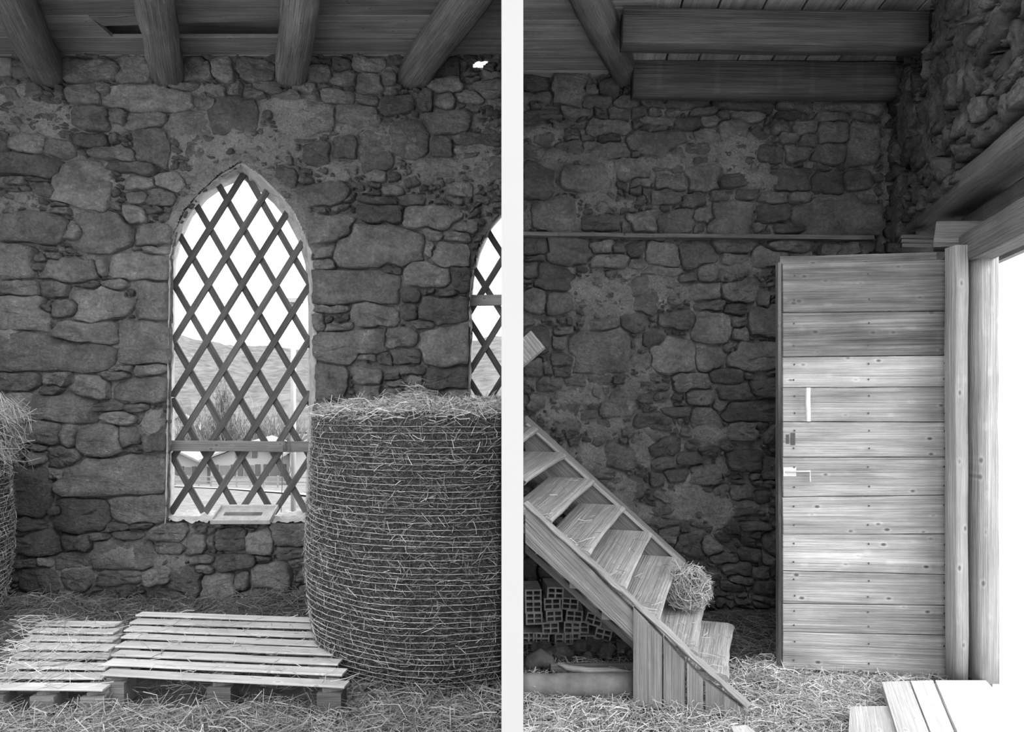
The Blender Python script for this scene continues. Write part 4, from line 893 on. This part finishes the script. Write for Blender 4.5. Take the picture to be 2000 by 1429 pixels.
# ------------------------------------------------------------------ floorboards at the door
def fb(c, label, th=0.04):
    """board from four floor pixels (far-left, far-right, near-right, near-left) at height th"""
    q = [pix_z(u, v, th) for (u, v) in c]; V = q+[p-Vector((0, 0, th)) for p in q]
    Fc = [(3, 2, 1, 0), (4, 5, 6, 7)]+[(i, (i+1) % 4, 4+(i+1) % 4, 4+i) for i in range(4)]
    mw = basis((q[0]+q[1])/2, (q[2]+q[3])/2, q[1]-q[0]); inv = mw.inverted()
    return obj('floorboard', [inv @ v for v in V], Fc, 'floorb', None, False, mw, label=label, cat='floorboard', group='loose boards at the door')
fb([(1722, 1331), (1775, 1329), (1830, 1470), (1765, 1470)], 'worn floorboard starting under the middle of the door, left of the paired ones', 0.05)
fb([(1779, 1329), (1822, 1328), (1880, 1470), (1834, 1470)], 'floorboard beside the wide white sill board, next from the jamb', 0.05)
fb([(1827, 1328), (1925, 1328), (2060, 1470), (1888, 1470)], 'wide pale floorboard right at the doorway sill', 0.05)
fb([(1660, 1379), (1742, 1378), (1775, 1470), (1655, 1470)], 'short floorboard lying lower, left of the others near the yard', 0.03)
fb([(1428, 1418), (1458, 1415), (1490, 1440), (1440, 1445)], 'small chip of board lying in straw before the stair foot', 0.03)

# ------------------------------------------------------------------ outside, beyond the window
xs = np.linspace(-260, 60, 120); ys = np.linspace(0, 1, 40); X, T = np.meshgrid(xs, ys)
Y = 150+T*170; ridge = 24+4*np.sin(X*0.035+1)+fbm(X/30, T*2, 8, 4)*9
ridge = np.where(X > -5, -7+(ridge+7)*np.exp(-((X+5)/18)**2), ridge)
Z = -7+(ridge+7)*T**0.8+fbm(X/6, T*30, 9, 4)*3.2
idx = np.arange(X.size).reshape(X.shape)
npmesh('hills', np.stack([X, Y, Z], -1).reshape(-1, 3), np.stack([idx[:-1, :-1], idx[:-1, 1:], idx[1:, 1:], idx[1:, :-1]], -1).reshape(-1, 4), 'hill', smooth=True, kind='structure')
rp = [(310, 935, 50), (430, 950, 42), (560, 966, 33), (640, 985, 27)]
V = []; 
for (u, v, d_) in rp:
    for e in (-1.1, 1.1):
        p = P(u, v, d_+e*1.2); p.z = float(terrain_z(np.array(p.x), np.array(p.y)))+0.06; V.append(p)
obj('road', V, [(2*i, 2*i+1, 2*i+3, 2*i+2) for i in range(3)], 'road', kind='structure')
def house(u, d_, w, dep, wall_h, roof_h, label, wins, yaw=0.0):
    p = P(u, VH, d_); z0 = float(terrain_z(np.array(p.x), np.array(p.y)))-0.2; base = Vector((p.x, p.y, z0))
    root = empty('house', base, label, 'house'); rot = Matrix.Rotation(yaw, 4, 'Z')
    def L(x, y, z): return base+rot @ Vector((x, y, z))
    a = w/2
    V = [L(*q) for q in ((-a, 0, 0), (a, 0, 0), (a, 0, wall_h), (0, 0, wall_h+roof_h), (-a, 0, wall_h), (-a, dep, 0), (a, dep, 0), (a, dep, wall_h), (0, dep, wall_h+roof_h), (-a, dep, wall_h))]
    obj('walls', V, [(0, 1, 2, 3, 4), (9, 8, 7, 6, 5), (1, 6, 7, 2), (5, 0, 4, 9), (4, 3, 8, 9), (3, 2, 7, 8)], 'hwall', root)
    for s in (-1, 1):
        e = 0.7; k = roof_h/a
        V = [L(s*(a+e), -e, wall_h-e*k+0.06), L(0, -e, wall_h+roof_h+0.06), L(0, dep+e, wall_h+roof_h+0.06), L(s*(a+e), dep+e, wall_h-e*k+0.06)]
        V += [v+Vector((0, 0, 0.16)) for v in V]
        obj('roof', V, [(0, 1, 2, 3), (7, 6, 5, 4)]+[(i, 4+i, 4+(i+1) % 4, (i+1) % 4) for i in range(4)], 'hroof', root)
    for (x, z, ww, hh) in wins:
        V, Fc = [], []; boxvf((x-ww/2, -0.06, z), (x+ww/2, 0.02, z+hh), V, Fc); f = obj('window', [L(*v) for v in V], Fc, 'hwall', root)
        V, Fc = [], []; boxvf((x-ww/2+0.06, -0.09, z+0.06), (x+ww/2-0.06, -0.05, z+hh-0.06), V, Fc); obj('pane', [L(*v) for v in V], Fc, 'hglass', f)
        for s in (-1, 1):
            V, Fc = [], []; boxvf((x+s*(ww/2+0.22)-0.2, -0.1, z), (x+s*(ww/2+0.22)+0.2, -0.03, z+hh), V, Fc); obj('shutter', [L(*v) for v in V], Fc, 'hdark', root)
    return root
house(492, 58, 6.4, 7, 2.3, 1.2, 'pale chalet with dark shutters seen through the lower middle of the lattice', [(-2.1, 0.8, 0.9, 1.0), (-0.2, 0.8, 0.9, 1.0), (1.8, 0.8, 0.9, 1.0), (-0.4, 2.35, 0.8, 0.6)], 0.12)
house(352, 64, 5.2, 6, 1.9, 1.1, 'small pale house at the left edge of the arched window view', [(-0.8, 0.9, 0.7, 0.8), (0.8, 0.9, 0.7, 0.8)], -0.15)
house(622, 54, 4.2, 6, 2.6, 1.3, 'pale house partly behind the white pole, at the right of the window view', [(0.0, 0.9, 0.7, 0.9)], 0.2)
house(350, 95, 6, 6, 3.2, 2.2, 'distant roofed house among bare bushes, far left beyond the fields', [(0, 1.2, 1, 1)], 0.3)
fe = empty('fence', P(440, 940, 47), 'low wooden rail fence along the road before the houses', 'fence')
f0, f1 = P(320, 922, 51), P(600, 962, 44)
for q in (f0, f1): q.z = float(terrain_z(np.array(q.x), np.array(q.y)))
for k in range(12):
    q = f0.lerp(f1, k/11); plank('post', q+Vector((0, 0, -0.1)), q+Vector((0, 0, 0.75)), 0.1, 0.1, (1, 0, 0), 'hroof', fe, 1)
for z in (0.35, 0.65): plank('fence_rail', f0+Vector((0, 0, z)), f1+Vector((0, 0, z)), 0.08, 0.05, (0, 0, 1), 'hroof', fe, 2)
po = empty('lamp_post', P(573, 985, 9.5), 'slim pale post with a flat cap standing outside behind the lattice', 'post')
tube('pole', [P(573, 1010, 9.5), P(573, 590, 9.5)], 0.034, 'pole', po, 10)
box('cap', P(562, 591, 9.5)+Vector((0, -0.07, 0)), P(592, 583, 9.5)+Vector((0, 0.07, 0)), 'pole', po)
def bush(u, v, d_, w, h, n, label, seed, mat='twig', cat='bush', L=0.35, wd=0.02):
    g = np.random.default_rng(seed); p = P(u, v, d_); p.z = float(terrain_z(np.array(p.x), np.array(p.y))); b = np.array([p.x, p.y, p.z])
    root = empty('bush', p, label, cat)
    q = g.normal(size=(n, 3))*np.array([w*0.28, w*0.2, h*0.26])+b+np.array([0, 0, h*0.5])
    dr = (q-b)*0.6+np.array([0, 0, 0.5])+g.normal(size=(n, 3))*0.45
    strands('twigs', q, dr, L, wd, mat, root, 0.4, seed, kind='stuff')
    tube('stem', [b+np.array([0, 0, -0.6]), b+np.array([0.05, 0, h*0.35]), b+np.array([-0.03, 0, h*0.7])], [h*0.03, h*0.022, h*0.012], 'hroof', root, 5)
for k, (u, v, w, h) in enumerate(((400, 868, 5.0, 6.0), (455, 872, 5.0, 6.3), (520, 870, 5.5, 6.0), (565, 868, 4.6, 5.6), (437, 850, 1.5, 9.5), (365, 868, 3.0, 4.8))):
    bush(u, v, 72, w, h, 1500, ['bare grey bush between the distant house and the tall thin tree', 'bare grey bush just right of the tall thin tree', 'wide bare bush above the middle of the window rail', 'bare bush behind the pale post', 'tall thin bare tree beyond the window rail', 'low bare bush next to the distant house roof'][k], 90+k, L=0.9, wd=0.05, cat='tree' if k == 4 else 'bush')
bush(948, 800, 9.5, 0.5, 0.75, 900, 'small leafless shrub outside the second window', 99, L=0.12, wd=0.008)
